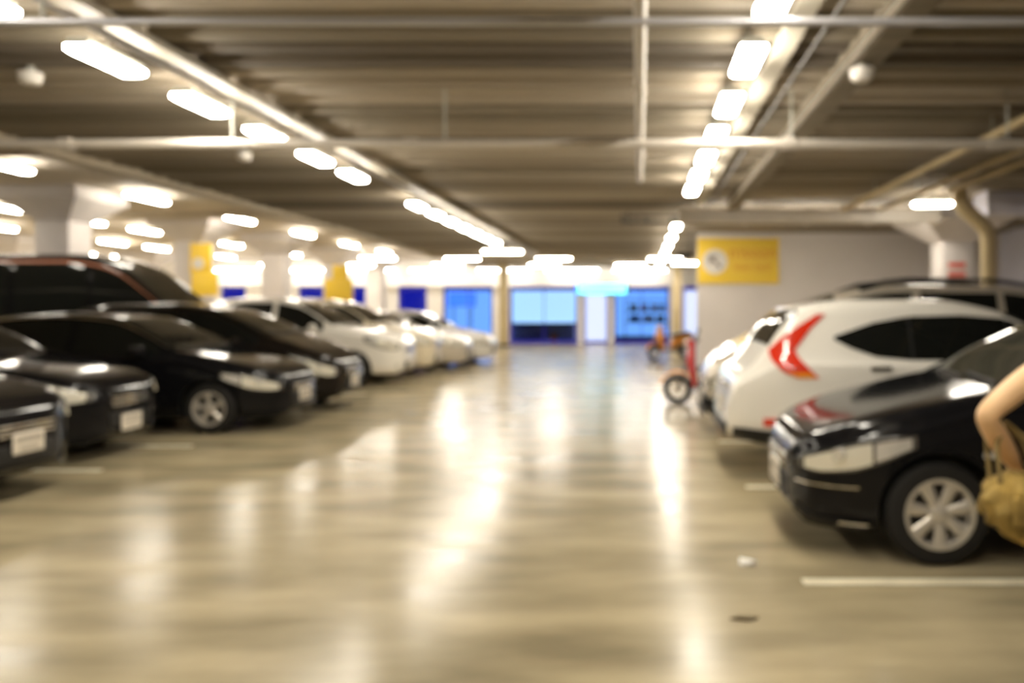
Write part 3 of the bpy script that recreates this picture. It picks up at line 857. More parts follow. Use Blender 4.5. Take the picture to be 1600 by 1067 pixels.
def panel(S, grid, off, depth, mirror=False, mb=None):
    """grid: rows x cols of (x, q); a shell lying proud of the body by off, with skirts down to -depth"""
    g = np.array(grid, float)
    R, K = g.shape[:2]
    x, q = g[..., 0].ravel(), g[..., 1].ravel()
    p, n = S.P(x, q), S.N(x, q)
    cen = np.array([0, 0, .6])
    fl_ = np.where(np.sum(n * (p - cen), 1, keepdims=True) < 0, -1, 1)
    # outward: use majority so that the shell stays coherent
    n = n * (1 if fl_.mean() >= 0 else -1)
    top, low = p + n * off, p - n * depth
    if mirror:
        top, low = top * [1, -1, 1], low * [1, -1, 1]
    vs = list(top)
    fs = []
    for i in range(R - 1):
        for k in range(K - 1):
            fs.append((i * K + k, i * K + k + 1, (i + 1) * K + k + 1, (i + 1) * K + k))
    ring = [k for k in range(K)] + [i * K + K - 1 for i in range(1, R)] + [(R - 1) * K + k for k in range(K - 2, -1, -1)] + [i * K for i in range(R - 2, 0, -1)]
    o = len(vs)
    vs += [low[i] for i in ring]
    for j in range(len(ring)):
        j2 = (j + 1) % len(ring)
        fs.append((ring[j], o + j, o + j2, ring[j2]))
    mb = mb or MB()
    mb.add(vs, fs)
    return mb


def cols(S, lst, nx, nq, inq=True):
    """grid from (x, lo, hi) stations; lo/hi are q values or heights"""
    lst = [(a * S.sx, b, c) for a, b, c in lst]
    xs = np.linspace(lst[0][0], lst[-1][0], nx)
    lo = np.interp(xs, [a for a, b, c in lst], [b for a, b, c in lst])
    hi = np.interp(xs, [a for a, b, c in lst], [c for a, b, c in lst])
    g = []
    for x, a, b in zip(xs, lo, hi):
        if not inq:
            a, b = S.q_at(x, a * S.sz), S.q_at(x, b * S.sz)
        g.append([(x, t) for t in np.linspace(a, b, nq)])
    return g


def rows(S, lst, nz, nx, scale=True):
    """grid from (z, x0, x1) rows"""
    sz, sx = (S.sz, S.sx) if scale else (1, 1)
    zz = np.linspace(lst[0][0], lst[-1][0], nz)
    a = np.interp(zz, [r[0] for r in lst], [r[1] for r in lst]) * sx
    b = np.interp(zz, [r[0] for r in lst], [r[2] for r in lst]) * sx
    g = []
    for z, x0, x1 in zip(zz, a, b):
        g.append([(x, S.q_at(x, z * sz)) for x in np.linspace(x0, x1, nx)])
    return g


_wheels = {}


def wheel_meshes(R, kind):
    key = (R, kind)
    if key in _wheels:
        return _wheels[key]
    rr = R * 0.665
    wd = 0.10
    ty = MB().lathe([(rr - .01, -wd), (rr + .01, -wd - .004), (R - .03, -wd + .004), (R - .006, -wd + .03), (R, -wd + .05), (R, wd - .05), (R - .006, wd - .03), (R - .03, wd - .004), (rr + .01, wd + .004), (rr - .01, wd), (rr - .02, 0), (rr - .01, -wd)], 40)
    tm = ty.mesh('tyre', M['rubber'], 40)
    ri = MB()
    # outer face towards +y
    ri.lathe([(rr + .004, .095), (rr + .002, .108), (rr - .022, .106), (rr - .03, .08), (rr - .03, -.08), (rr - .012, -.09)], 40)
    n, w0, w1 = {'hub7': (7, .052, .070), 'alloy5': (5, .045, .062), 'alloy10': (10, .022, .026)}[kind]
    for k in range(n):
        a = 2 * PI * k / n + .2
        ca, sa = math.cos(a), math.sin(a)
        r0, r1 = .03, rr - .018
        def pt(r, t, h):
            return (r * ca - t * sa, h, r * sa + t * ca)
        vs = []
        for r, hw, h in ((r0, w0 * .6, .088), (rr * .45, w0 * .62, .098), (r1, w1 * .62, .100)):
            vs += [pt(r, -hw, h - .012), pt(r, -hw * .6, h), pt(r, hw * .6, h), pt(r, hw, h - .012), pt(r, 0, h - .035)]
        fs = []
        for i in range(2):
            for j in range(5):
                fs.append((i * 5 + j, i * 5 + (j + 1) % 5, (i + 1) * 5 + (j + 1) % 5, (i + 1) * 5 + j))
        fs += [(0, 1, 2, 3, 4), (14, 13, 12, 11, 10)]
        ri.add(vs, fs)
    ri.lathe([(.0, .105), (.03, .105), (.05, .098), (.058, .08), (.058, .02), (0, .02)], 24)
    rm = ri.mesh('rim', M['alloy'], 40)
    br = MB().lathe([(0, .035), (rr - .045, .035), (rr - .045, .02), (0, .02)], 32)
    bm_ = br.mesh('brake_disc', M['dark_metal'], 40)
    _wheels[key] = (tm, rm, bm_)
    return _wheels[key]


def make_car(name, label, tpl, paint, x_nose, yc, facing, dims=(1, 1, 1), R=.31, wheel='alloy5', plates=True, glass='glass', extra=None, grille='chrome', handle=None, lower=None, tailplate=True, cat='car', pz=.42):
    """facing: +1 nose towards +X, -1 nose towards -X"""
    T = TPL[tpl]
    S = Surf(T, *dims)
    L = S.L
    root = empty(name, (x_nose - facing * L / 2, yc, 0), PI if facing > 0 else 0, label, cat)
    P_ = M[paint]
    # body shell
    xs = np.unique(np.round(np.concatenate([[0, .015, .04, .07, .1, .14, .18], np.arange(.24, L - .2, .085), L - np.array([.2, .15, .11, .07, .04, .015, 0])]), 4))
    qh = np.concatenate([[0, .6, 1, 1.3, 1.6, 2, 2.4, 2.8, 3.2, 3.6, 4, 4.3, 4.6, 4.8, 5, 5.2, 5.5, 5.8, 6, 6.25, 6.5, 6.75, 7, 7.25, 7.5, 8, 8.5, 9, 9.5, 10]])
    qf = np.concatenate([qh, 20 - qh[-2:0:-1]])
    Nq = len(qf)
    rings = []
    for x in xs:
        rings.append([tuple(p) for p in S.P(np.full(Nq, x), qf)])
    body = MB().loft(rings).build('body', P_, root, 30)
    axx = [a * S.sx for a in T['axles']]
    cut = MB()
    for a in axx:
        cut.lathe([(0, -1.2), (R + .045, -1.2), (R + .045, 1.2), (0, 1.2)], 36, 'y', (a - L / 2, 0, R + .01))
    co = cut.build('cutter', M['plastic'], root)
    md = body.modifiers.new('arch', 'BOOLEAN')
    md.operation = 'DIFFERENCE'
    md.solver = 'EXACT'
    md.object = co
    md.material_mode = 'TRANSFER'
    bpy.context.view_layer.update()
    dg = bpy.context.evaluated_depsgraph_get()
    me = bpy.data.meshes.new_from_object(body.evaluated_get(dg))
    me.name = 'body'
    body.modifiers.clear()
    body.data = me
    bpy.data.objects.remove(co)
    smooth(me, 30)
    # hood and doors: panels with their own edges
    h0, h1 = T['hood'][0] * S.sx, T['hood'][1] * S.sx
    panel(S, [[(x, q) for q in np.linspace(6.5, 13.5, 15)] for x in np.linspace(h0, h1, 10)], .005, .01).build('hood', P_, root, 40)
    d = [v * S.sx for v in T['doors']]
    for sd in (False, True):
        for i in range(2):
            g = []
            for q in np.linspace(2.5, 5.6, 12):
                x0, x1 = d[i] + .012, d[i + 1] - .012
                z = S.P([x1], [q])[0][2]
                dz = z - R - .01
                if abs(dz) < R + .07:
                    half = math.sqrt((R + .07) ** 2 - dz * dz)
                    x1 = min(x1, axx[1] - half)
                    x0 = max(x0, axx[0] + half)
                g.append([(x, q) for x in np.linspace(x0, x1, 12)])
            do = panel(S, g, .005, .01, sd).build('door', P_, root, 40)
            hx = d[i + 1] - .22
            hp = S.P([hx], [5.0])[0]
            sgn = -1 if sd else 1
            MB().box((hp[0], sgn * (hp[1] + .022), hp[2] - .02), (.19, .03, .035), .01).build('door_handle', M[handle] if handle else P_, do)
        for wi in T.get('winz', T['win']):
            panel(S, cols(S, wi, 14, 6, 'winz' not in T), .006, .012, sd).build('side_window', M['glass'], root, 40)
        # sill and wheel arch lips
        m_low = M[lower] if lower else P_
        x0, x1 = axx[0] + R + .07, axx[1] - R - .07
        panel(S, [[(x, q) for q in (1.6, 2.0, 2.3)] for x in np.linspace(x0, x1, 12)], .012, .01, sd).build('sill', m_low, root, 40)
        hl = panel(S, cols(S, T['head'], 10, 6, False), .008, .012, sd).build('headlight', M['bezel'], root, 40)
        hs = T['head']
        def sub(f0, f1, sh, n=6):
            xs_ = np.linspace(hs[0][0] + f0 * (hs[-1][0] - hs[0][0]), hs[0][0] + f1 * (hs[-1][0] - hs[0][0]), n)
            out = []
            for xx in xs_:
                lo_ = np.interp(xx, [h_[0] for h_ in hs], [h_[1] for h_ in hs])
                hi_ = np.interp(xx, [h_[0] for h_ in hs], [h_[2] for h_ in hs])
                out.append((xx, lo_ + sh * (hi_ - lo_), hi_ - sh * (hi_ - lo_)))
            return out
        panel(S, cols(S, sub(.05, .60, .10), 10, 5, False), .014, .004, sd).build('lens', M['lens'], hl, 40)
        panel(S, cols(S, sub(.63, .95, .14), 8, 5, False), .014, .004, sd).build('indicator_lens', M['reflector'], hl, 40)
        hc = S.P([.26 * S.sx], [S.q_at(.26 * S.sx, (T['head'][2][1] * .45 + T['head'][2][2] * .55) * S.sz)])[0]
        b = MB()
        vs = []
        sgn = -1 if sd else 1
        b.tube([(hc[0] - .01, sgn * (hc[1] - .02), hc[2]), (hc[0] - .045, sgn * (hc[1] + .006), hc[2])], [.045, .04], 14).build('bulb', M['reflector'], hl)
        if T['tail']:
            panel(S, rows(S, T['tail'], 6, 5), .008, .012, sd).build('tail_light', M['red_lens'], root, 40)
        # mirror
        mx = T['cowl'] * S.sx + .36 * S.sx
        mp = S.P([mx], [6.1])[0]
        b = MB()
        c0 = (mp[0], sgn * (mp[1] + .115), mp[2] + .06)
        ringsm = []
        for t in (-1, -.75, 0, .7, 1):
            sc = {-1: .35, -.75: .8, 0: 1, .7: .95, 1: .75}[t]
            ringsm.append([(c0[0] + t * .06, c0[1] + .10 * sc * math.copysign(abs(math.cos(a)) ** .7, math.cos(a)), c0[2] + .07 * sc * math.copysign(abs(math.sin(a)) ** .7, math.sin(a))) for a in np.linspace(0, 2 * PI, 16, endpoint=False)])
        b.loft(ringsm)
        b.box((mp[0], sgn * (mp[1] + .02), mp[2] + .02), (.07, .09, .04), .01)
        mi = b.build('mirror', P_, root, 40)
        MB().box((c0[0] + .0605, c0[1], c0[2]), (.004, .13, .09)).build('mirror_glass', M['chrome'], mi)
        # wheels
        tm, rm, bk = wheel_meshes(R, wheel)
        for a in axx:
            wy = float(S.key('w', np.array([a]), S.sy)[0]) - .125
            t = link('tyre', tm, root)
            t.location = (a - L / 2, sgn * wy, R)
            t.rotation_euler = (0, 0, 0 if sgn > 0 else PI)
            link('rim', rm, t)
            link('brake_disc', bk, t)
    # glass front and rear
    c0, r0 = T['cowl'] * S.sx, T['roof'] * S.sx
    panel(S, [[(x, q) for q in np.linspace(7.12, 12.88, 15)] for x in np.linspace(c0 + .04, r0 - .03, 10)], .006, .012).build('windscreen', M[glass], root, 40)
    a, b_ = T['rear'][0] * S.sx, T['rear'][1] * S.sx
    panel(S, [[(x, q) for q in np.linspace(7.2, 12.8, 15)] for x in np.linspace(a, b_, 8)], .006, .012).build('rear_window', M['glass'], root, 40)
    wl = MB()
    for yy in (-.25, .3):
        p0, p1 = S.P([c0 + .02], [9.0])[0], S.P([c0 + .28], [9.0])[0]
        wl.tube([(p0[0] - .02, yy - .3, p0[2] + .015), (p0[0] + .03, yy + .25, p0[2] + .035)], .008, 6)
    wl.build('wiper', M['plastic'], root)
    # front face: grille, lower intake, plate
    zt = T['top'][0][1] * S.sz
    w0 = T['w'][0][1] * S.sy * 1.15
    b = MB()
    gz0, gz1 = zt * .80, zt * .97
    for k in range(3):
        b.box((-L / 2 - .008, 0, gz0 + (gz1 - gz0) * (k + .5) / 3), (.03, w0 * 1.5, (gz1 - gz0) / 3 * .55), .006)
    gr = b.build('grille', M[grille], root)
    b = MB().box((-L / 2 - .004, 0, .37 * S.sz), (.02, w0 * 1.55, .14), .008)
    b.build('lower_intake', M['plastic'], root)
    panel(S, [[(x, q) for q in np.linspace(1.2, 2.25, 4)] for x in np.linspace(.03, axx[0] - R - .07, 8)], .014, .01).build('bumper_lip', m_low, root, 40)
    panel(S, [[(x, q) for q in np.linspace(1.2, 2.25, 4)] for x in np.linspace(.03, axx[0] - R - .07, 8)], .014, .01, True).build('bumper_lip', m_low, root, 40)
    for sgn in (-1, 1) if tpl in ('suv', 'van') else ():
        fp = S.P([.10], [S.q_at(.10, .37 * S.sz)])[0]
        MB().tube([(fp[0] + .02, sgn * (fp[1] - .05), fp[2]), (fp[0] - .035, sgn * (fp[1] - .03), fp[2])], .036, 14).build('fog_light', M['lens'], root)
    if plates:
        b = MB().box((-L / 2 - .028, 0, pz), (.014, .32, .165), .004).build('number_plate', M['plate'], root)
        bb = MB()
        bb.box((-L / 2 - .0355, 0, pz + .028), (.002, .27, .05))
        bb.box((-L / 2 - .0355, 0, pz - .045), (.002, .20, .028))
        bb.build('plate_band', M['plate_dark'], b)
    if tailplate:
        MB().box((L / 2 + .010, 0, .62 * S.sz), (.014, .36, .16), .004).build('number_plate', M['plate'], root)
    if extra:
        extra(root, S, T, R, axx)
    return root


def roof_rails(root, S, T, R, axx, m='plastic', x0=1.9, x1=3.8):
    for sgn in (-1, 1):
        pts = []
        for x in np.linspace(x0 * S.sx, x1 * S.sx, 9):
            p = S.P([x], [7.7])[0]
            u = (x - x0 * S.sx) / ((x1 - x0) * S.sx)
            pts.append((p[0], sgn * p[1], p[2] + .07 * min(1, 6 * min(u, 1 - u)) + .005))
        MB().tube(pts, .028, 10).build('roof_rail', M[m], root)


def near_black(root, S, T, R, axx):
    L = S.L
    for sd in (False, True):
        panel(S, cols(S, [(.03, .44, .452), (.2, .445, .456), (.34, .45, .46)], 8, 3, False), .010, .008, sd).build('bumper_trim', M['chrome'], root, 40)
        sgn = -1 if sd else 1
        p = S.P([1.08], [S.q_at(1.08, .66)])[0]
        MB().lathe([(0, .012), (.02, .012), (.032, 0), (.032, -.01)], 16, 'y').v
        o = MB().box((0, 0, 0), (.085, .018, .034), .008).build('side_repeater', M['reflector'], root)
        o.location = (p[0], sgn * (p[1] + .006), p[2])
        panel(S, cols(S, [(.24, .232, .246), (.40, .232, .246)], 8, 3, False), .014, .008, sd).build('lower_trim', M['chrome'], root, 40)


def crv(root, S, T, R, axx):
    L = S.L
    for sd in (False, True):
        sgn = -1 if sd else 1
        tl = panel(S, rows(S, [(.90, L - .78, L - .60), (.96, L - .72, L - .46), (1.05, L - .63, L - .38), (1.14, L - .58, L - .36), (1.24, L - .66, L - .46), (1.34, L - .74, L - .60), (1.46, L - .88, L - .80)], 15, 6, False), .012, .012, sd).build('tail_light', M['red_lens'], root, 40)
        panel(S, rows(S, [(.905, L - .76, L - .62), (.945, L - .70, L - .50)], 3, 6, False), .017, .0, sd).build('indicator_lens', M['amber_lens'], tl, 40)
        panel(S, rows(S, [(.47, L - .55, L - .30), (.54, L - .55, L - .30)], 3, 6, False), .010, .008, sd).build('reflector', M['red_lens'], root, 40)
        panel(S, [[(x, q) for q in np.linspace(1.2, 2.5, 4)] for x in np.linspace(axx[1] + R + .07, L - .05, 8)], .014, .01, sd).build('bumper_cladding', M['plastic'], root, 40)
        for xa, xb, za, zb, zc, zd in ((1.965, 2.03, 1.085, 1.455, 1.085, 1.47), (2.84, 2.91, 1.09, 1.49, 1.09, 1.48)):
            panel(S, cols(S, [(xa, za, zb), (xb, zc, zd)], 4, 6, False), .004, .01, sd).build('window_pillar', M['plastic'], root, 40)
    MB().box((L / 2 + .004, 0, .40), (.04, 1.1, .12), .02).build('rear_valance', M['plastic'], root)
    MB().box((L / 2 - .02, 0, .80), (.06, .9, .04), .012).build('tailgate_trim', M['chrome'], root)
    b = MB()
    p = S.P([3.82], [7.6])[0]
    b.box((p[0] - .04, 0, p[2] + .012), (.22, p[1] * 1.6, .03), .012)
    b.build('spoiler', M['white'], root)


def silver_mpv(root, S, T, R, axx):
    roof_rails(root, S, T, R, axx, 'plastic', 1.75, 3.9)
    panel(S, [[(x, q) for q in np.linspace(1.1, 3.1, 6)] for x in np.linspace(.02, axx[0] - R - .07, 8)], .016, .01).build('bumper_cladding', M['plastic'], root, 40)
    panel(S, [[(x, q) for q in np.linspace(1.1, 3.1, 6)] for x in np.linspace(.02, axx[0] - R - .07, 8)], .016, .01, True).build('bumper_cladding', M['plastic'], root, 40)
    MB().box((-S.L / 2 - .012, 0, .34), (.03, 1.05, .26), .015).build('front_cladding', M['plastic'], root)


def van_x(root, S, T, R, axx):
    for sd in (False, True):
        panel(S, [[(x, q) for q in (6.90, 6.94, 6.98)] for x in np.linspace(.72, 5.05, 40)], .010, .006, sd).build('rail_reflection', M['rail_glint'], root, 40)  # drip-rail reflection put in as a coloured strip


def chrome_roofline(root, S, T, R, axx):
    for sd in (False, True):
        panel(S, [[(x, q) for q in (6.93, 7.0, 7.07)] for x in np.linspace(T['cowl'] * S.sx + .1, T['rear'][0] * S.sx, 30)], .010, .006, sd).build('roof_trim', M['chrome'], root, 40)


# left row, from the camera outwards
make_car('sedan', 'black sedan cut by the left frame edge, nearest of the left row', 'sedan', 'black', -4.88, 6.35, 1, (1, 1, 1.03), .31, 'alloy5', pz=.46)
make_car('sedan', 'black sedan with cream headlight, second from the camera in the left row', 'sedan', 'black', -5.34, 8.36, 1, (1, 1, 1.05), .31, 'alloy5', pz=.35)
make_car('hatchback', 'black hatchback with five-spoke alloy wheel and bright roof trim, third in the left row', 'hatch', 'black', -4.42, 10.5, 1, (1, 1, .975), .31, 'alloy5', extra=chrome_roofline)
make_car('minivan', 'dark minivan with bright mirror between the black hatchback and the tall van', 'mpv', 'blackbrown', -4.48, 12.5, 1, (1, 1, .95), .31, 'alloy5', handle='chrome')
make_car('van', 'tall black van with painted red-brown reflection under its roof edge', 'van', 'black', -7.25, 14.5, 1, (1, 1, 1), .33, 'alloy5', extra=van_x, cat='van')
make_car('suv', 'white off-road car parked just past the tall black van', 'suv', 'white', -4.78, 16.6, 1, (1, .95, 1.06), .34, 'alloy5', plates=True)
make_car('suv', 'cream off-road car with dark front wheel beyond the first white one', 'suv', 'cream', -4.72, 18.75, 1, (1, .95, 1.07), .34, 'alloy5')
make_car('sedan', 'silver sedan with dark windows, third car past the tall van', 'sedan', 'silver', -4.45, 20.9, 1, (1, 1, 1.04), .31, 'alloy5')
make_car('hatchback', 'farthest white car of the left row beside the slim tan post', 'hatch', 'white', -4.20, 23.1, 1, (1, 1, 1), .31, 'alloy5')
# right row
make_car('hatchback', 'black hatchback with silver hubcap and large headlight, nearest on the right', 'hatch', 'black', .95, 5.48, -1, (1.0, 1, 1), .31, 'hub7', glass='glass_clear', extra=near_black)
make_car('suv', 'white off-road car showing its red tail light behind the near black hatchback', 'crv', 'white', .80 + 4.5, 7.95, 1, (1, 1, .97), .34, 'alloy5', extra=crv, lower='plastic', handle='chrome')
make_car('minivan', 'silver minivan with black roof rails behind the white off-road car', 'onebox', 'silver', .80, 10.25, -1, (1.06, 1, 1.0), .31, 'alloy5', extra=silver_mpv, glass='glass_clear')


# ------------------------------------------------------------------ scooters
def ell(c, ry, rz, n=16, p=.8):
    return [(c[0], c[1] + ry * math.copysign(abs(math.cos(a)) ** p, math.cos(a)), c[2] + rz * math.copysign(abs(math.sin(a)) ** p, math.sin(a))) for a in np.linspace(0, 2 * PI, n, endpoint=False)]


def ellh(c, rx, ry, n=16, p=.8):
    return [(c[0] + rx * math.copysign(abs(math.cos(a)) ** p, math.cos(a)), c[1] + ry * math.copysign(abs(math.sin(a)) ** p, math.sin(a)), c[2]) for a in np.linspace(0, 2 * PI, n, endpoint=False)]


def scooter(label, loc, rz, paint, fender):
    r = empty('motor_scooter', loc, rz, label, 'scooter')
    R = .24
    for x in (.62, -.58):
        t = MB().lathe([(.15, -.045), (.21, -.05), (.235, -.03), (R, 0), (.235, .03), (.21, .05), (.15, .045), (.14, 0), (.15, -.045)], 28, 'y').build('tyre', M['rubber'], r)
        t.location = (x, 0, R)
        b = MB().lathe([(.155, -.03), (.14, -.035), (.14, .035), (.155, .03)], 28, 'y')
        for k in range(5):
            a = 2 * PI * k / 5
            b.tube([(0, 0, 0), (.145 * math.cos(a), 0, .145 * math.sin(a))], [.022, .014], 8)
        b.lathe([(0, -.05), (.035, -.05), (.035, .05), (0, .05)], 14, 'y')
        b.build('rim', M['alloy'], t)
    MB().loft([ell((-.86, 0, .70), .05, .03), ell((-.82, 0, .70), .11, .08), ell((-.55, 0, .62), .15, .15), ell((-.25, 0, .56), .15, .17), ell((-.10, 0, .45), .12, .14), ell((-.02, 0, .40), .06, .06)]).build('rear_body', M[paint], r, 50)
    MB().loft([ell((-.80, 0, .80), .08, .03), ell((-.70, 0, .80), .12, .05), ell((-.35, 0, .77), .14, .055), ell((-.08, 0, .73), .10, .05), ell((-.02, 0, .72), .05, .03)]).build('seat', M['plastic'], r, 50)
    MB().box((.12, 0, .30), (.50, .30, .07), .02).build('footboard', M['plastic'], r)
    MB().loft([ellh((.34, 0, .28), .05, .15), ellh((.38, 0, .50), .06, .19), ellh((.41, 0, .70), .08, .20), ellh((.40, 0, .86), .07, .16), ellh((.38, 0, .93), .05, .10)]).build('leg_shield', M[paint], r, 60)
    MB().loft([ellh((.39, 0, .925), .06, .09), ellh((.41, 0, .96), .08, .14), ellh((.40, 0, 1.01), .07, .13), ellh((.38, 0, 1.04), .04, .07)]).build('cowl', M[paint], r, 60)
    MB().tube([(.46, 0, .97), (.52, 0, .965)], [.065, .055], 16).build('headlight', M['lens'], r)
    MB().tube([(.40, 0, .85), (.62, 0, .25)], .025, 10).build('fork', M['dark_metal'], r)
    b = MB()
    rg = []
    for k in range(9):
        a = math.radians(20 + k * 17)
        rg.append([(.62 + (R + .03 + dz) * math.cos(a), dy, R + (R + .03 + dz) * math.sin(a)) for dy, dz in ((-.07, 0), (-.05, .03), (.05, .03), (.07, 0), (.05, .012), (-.05, .012))])
    b.loft(rg).build('fender', M[fender], r, 50)
    MB().tube([(.28, -.32, 1.03), (.34, -.12, 1.03), (.36, 0, 1.02), (.34, .12, 1.03), (.28, .32, 1.03)], .014, 8).build('handlebar', M['dark_metal'], r)
    for sgn in (-1, 1):
        m_ = MB().tube([(.32, sgn * .2, 1.0), (.30, sgn * .26, 1.16)], .007, 6).build('mirror_stalk', M['dark_metal'], r)
        MB().loft([ell((.27, sgn * .27, 1.18), .055, .035), ell((.30, sgn * .27, 1.18), .05, .03)]).build('mirror', M['plastic'], m_)
    MB().box((-.87, 0, .70), (.03, .12, .06), .01).build('tail_light', M['red_lens'], r)
    MB().tube([(-.35, -.13, .22), (-.80, -.15, .30)], [.03, .045], 12).build('exhaust', M['dark_metal'], r)
    MB().tube([(-.05, 0, .33), (-.58, -.06, .24)], .05, 10).build('engine', M['dark_metal'], r)
    return r


scooter('red motor scooter with orange front fender at the nose of the silver minivan', (1.22, 12.75, 0), PI * .97, 'red', 'orange')
scooter('orange motor scooter with black seat far off before the shop', (0.92, 24.4, 0), PI * 1.2, 'orange', 'orange')


# ------------------------------------------------------------------ person at the right edge
def skin_obj(name, pts, edges, m, parent, sub=2, root=0):
    me = bpy.data.meshes.new(name)
    me.from_pydata([p[:3] for p in pts], edges, [])
    me.materials.append(m)
    o = link(name, me, parent)
    sk = o.modifiers.new('skin', 'SKIN')
    sk.use_smooth_shade = True
    if not me.skin_vertices:
        me.skin_vertices.new()
    for i, p in enumerate(pts):
        r = p[3]
        me.skin_vertices[0].data[i].radius = (r[0], r[1]) if isinstance(r, tuple) else (r, r)
        me.skin_vertices[0].data[i].use_root = (i == root)
    ss = o.modifiers.new('sub', 'SUBSURF')
    ss.levels = sub
    ss.render_levels = sub
    bpy.context.view_layer.update()
    dg = bpy.context.evaluated_depsgraph_get()
    me2 = bpy.data.meshes.new_from_object(o.evaluated_get(dg))
    o.modifiers.clear()
    o.data = me2
    me2.polygons.foreach_set('use_smooth', [True] * len(me2.polygons))
    return o


PX, PY = 1.50, 2.62
pr = empty('person', (PX, PY, 0), 0, 'person in black top with bare elbow bent out, cut by the right frame edge', 'person')
# facing +Y (away from the camera); -x is the arm in view
B = [(0, 0, .92, (.15, .11)), (0, 0, 1.05, (.13, .10)), (0, .0, 1.18, (.135, .10)), (0, -.005, 1.29, (.12, .085)), (0, -.005, 1.36, (.055, .055)), (0, .005, 1.43, (.046, .048)), (0, .02, 1.49, (.066, .082)), (0, .02, 1.56, (.076, .092)), (0, .01, 1.625, (.05, .06)),
     (-.155, 0, 1.325, .055), (-.29, -.05, 1.25, .046), (-.405, -.075, 1.165, .040), (-.33, -.02, 1.075, .041), (-.255, .03, .985, .027),
     (.155, 0, 1.325, .055), (.215, -.02, 1.19, .045), (.235, -.03, 1.04, .038), (.24, .02, .93, .036), (.245, .07, .82, .025),
     (-.085, 0, .84, .088), (-.095, .02, .50, .056), (-.10, .0, .40, .057), (-.10, -.02, .09, .036), (-.10, .06, .035, .034), (-.10, .15, .03, .028),
     (.085, 0, .84, .088), (.10, .0, .50, .056), (.10, -.04, .40, .057), (.10, -.07, .09, .036), (.10, .01, .035, .034), (.10, .10, .03, .028)]
E = [(0, 1), (1, 2), (2, 3), (3, 4), (4, 5), (5, 6), (6, 7), (7, 8), (3, 9), (9, 10), (10, 11), (11, 12), (12, 13), (3, 14), (14, 15), (15, 16), (16, 17), (17, 18), (0, 19), (19, 20), (20, 21), (21, 22), (22, 23), (23, 24),
     (0, 25), (25, 26), (26, 27), (27, 28), (28, 29), (29, 30)]
body = skin_obj('body', B, E, M['skin'], pr)
def garment(name, m, cuts, off):
    """cloth that follows the body: the body's own surface between cutting planes, set off outwards"""
    bm = bmesh.new()
    bm.from_mesh(body.data)
    for co, no in cuts:
        bmesh.ops.bisect_plane(bm, geom=bm.verts[:] + bm.edges[:] + bm.faces[:], plane_co=co, plane_no=no, clear_outer=True)
    bm.normal_update()
    mv = [(v, v.normal.copy()) for v in bm.verts]
    for v, n_ in mv:
        v.co += n_ * off
    me = bpy.data.meshes.new(name)
    bm.to_mesh(me)
    bm.free()
    me.materials.clear()
    me.materials.append(m)
    me.polygons.foreach_set('use_smooth', [True] * len(me.polygons))
    o = link(name, me, pr)
    md = o.modifiers.new('cloth', 'SOLIDIFY')
    md.thickness = off * .9
    md.offset = -1
    return o


garment('sleeveless_top', M['top'], [((0, 0, .885), (0, 0, -1)), ((0, 0, 1.365), (0, 0, 1)), ((-.162, 0, 0), (-1, 0, 0)), ((.162, 0, 0), (1, 0, 0))], .013)
garment('trousers', M['jeans'], [((0, 0, .07), (0, 0, -1)), ((0, 0, .96), (0, 0, 1)), ((-.19, 0, 0), (-1, 0, 0)), ((.19, 0, 0), (1, 0, 0))], .009)
for sx, dy in ((-.10, 0), (.10, -.05)):
    MB().loft([[(sx + a * .9, dy + y_, z) for a, z in ((-.04 * k_, 0), (.04 * k_, 0), (.045 * k_, .03), (.03 * k_, h_), (-.03 * k_, h_), (-.045 * k_, .03))] for y_, k_, h_ in ((-.06, .7, .07), (-.04, 1, .09), (.03, 1, .10), (.10, 1.1, .075), (.17, 1.0, .055), (.205, .5, .04))]).build('shoe', M['plastic'], pr, 60)


def hand(wrist, fwd, side, nrm, name):
    """palm and five fingers; fwd along the fingers, side towards the thumb, nrm the way they curl"""
    wv, f, s_, n_ = Vector(wrist), Vector(fwd).normalized(), Vector(side).normalized(), Vector(nrm).normalized()
    pts = [(*(wv - f * .03), .021), (*(wv + f * .045), (.032, .018))]
    ed = [(0, 1)]
    pts.append((*(wv + f * .08), (.036, .014)))
    ed.append((1, 2))
    for k, (off, ln) in enumerate(((.028, .070), (.010, .078), (-.010, .072), (-.028, .056))):
        b0 = wv + f * .088 + s_ * off
        i = len(pts)
        p1 = b0 + f * ln * .45 + n_ * .008
        p2 = b0 + f * ln * .75 + n_ * .026
        p3 = b0 + f * ln * .88 + n_ * .046
        pts += [(*b0, .0095), (*p1, .0088), (*p2, .008), (*p3, .0068)]
        ed += [(2, i), (i, i + 1), (i + 1, i + 2), (i + 2, i + 3)]
    i = len(pts)
    t0 = wv + f * .03 + s_ * .03
    pts += [(*t0, .012), (*(t0 + f * .03 + s_ * .022 + n_ * .01), .0105), (*(t0 + f * .058 + s_ * .026 + n_ * .024), .0085)]
    ed += [(1, i), (i, i + 1), (i + 1, i + 2)]
    return skin_obj(name, pts, ed, M['skin'], pr, 2, 0)


hand((-.255, .03, .985), (.35, .35, -.85), (-.4, .9, .2), (.5, -.3, -.1), 'hand')
hand((.245, .07, .82), (.05, .25, -1), (-.3, .95, .2), (-.9, -.1, 0), 'hand')
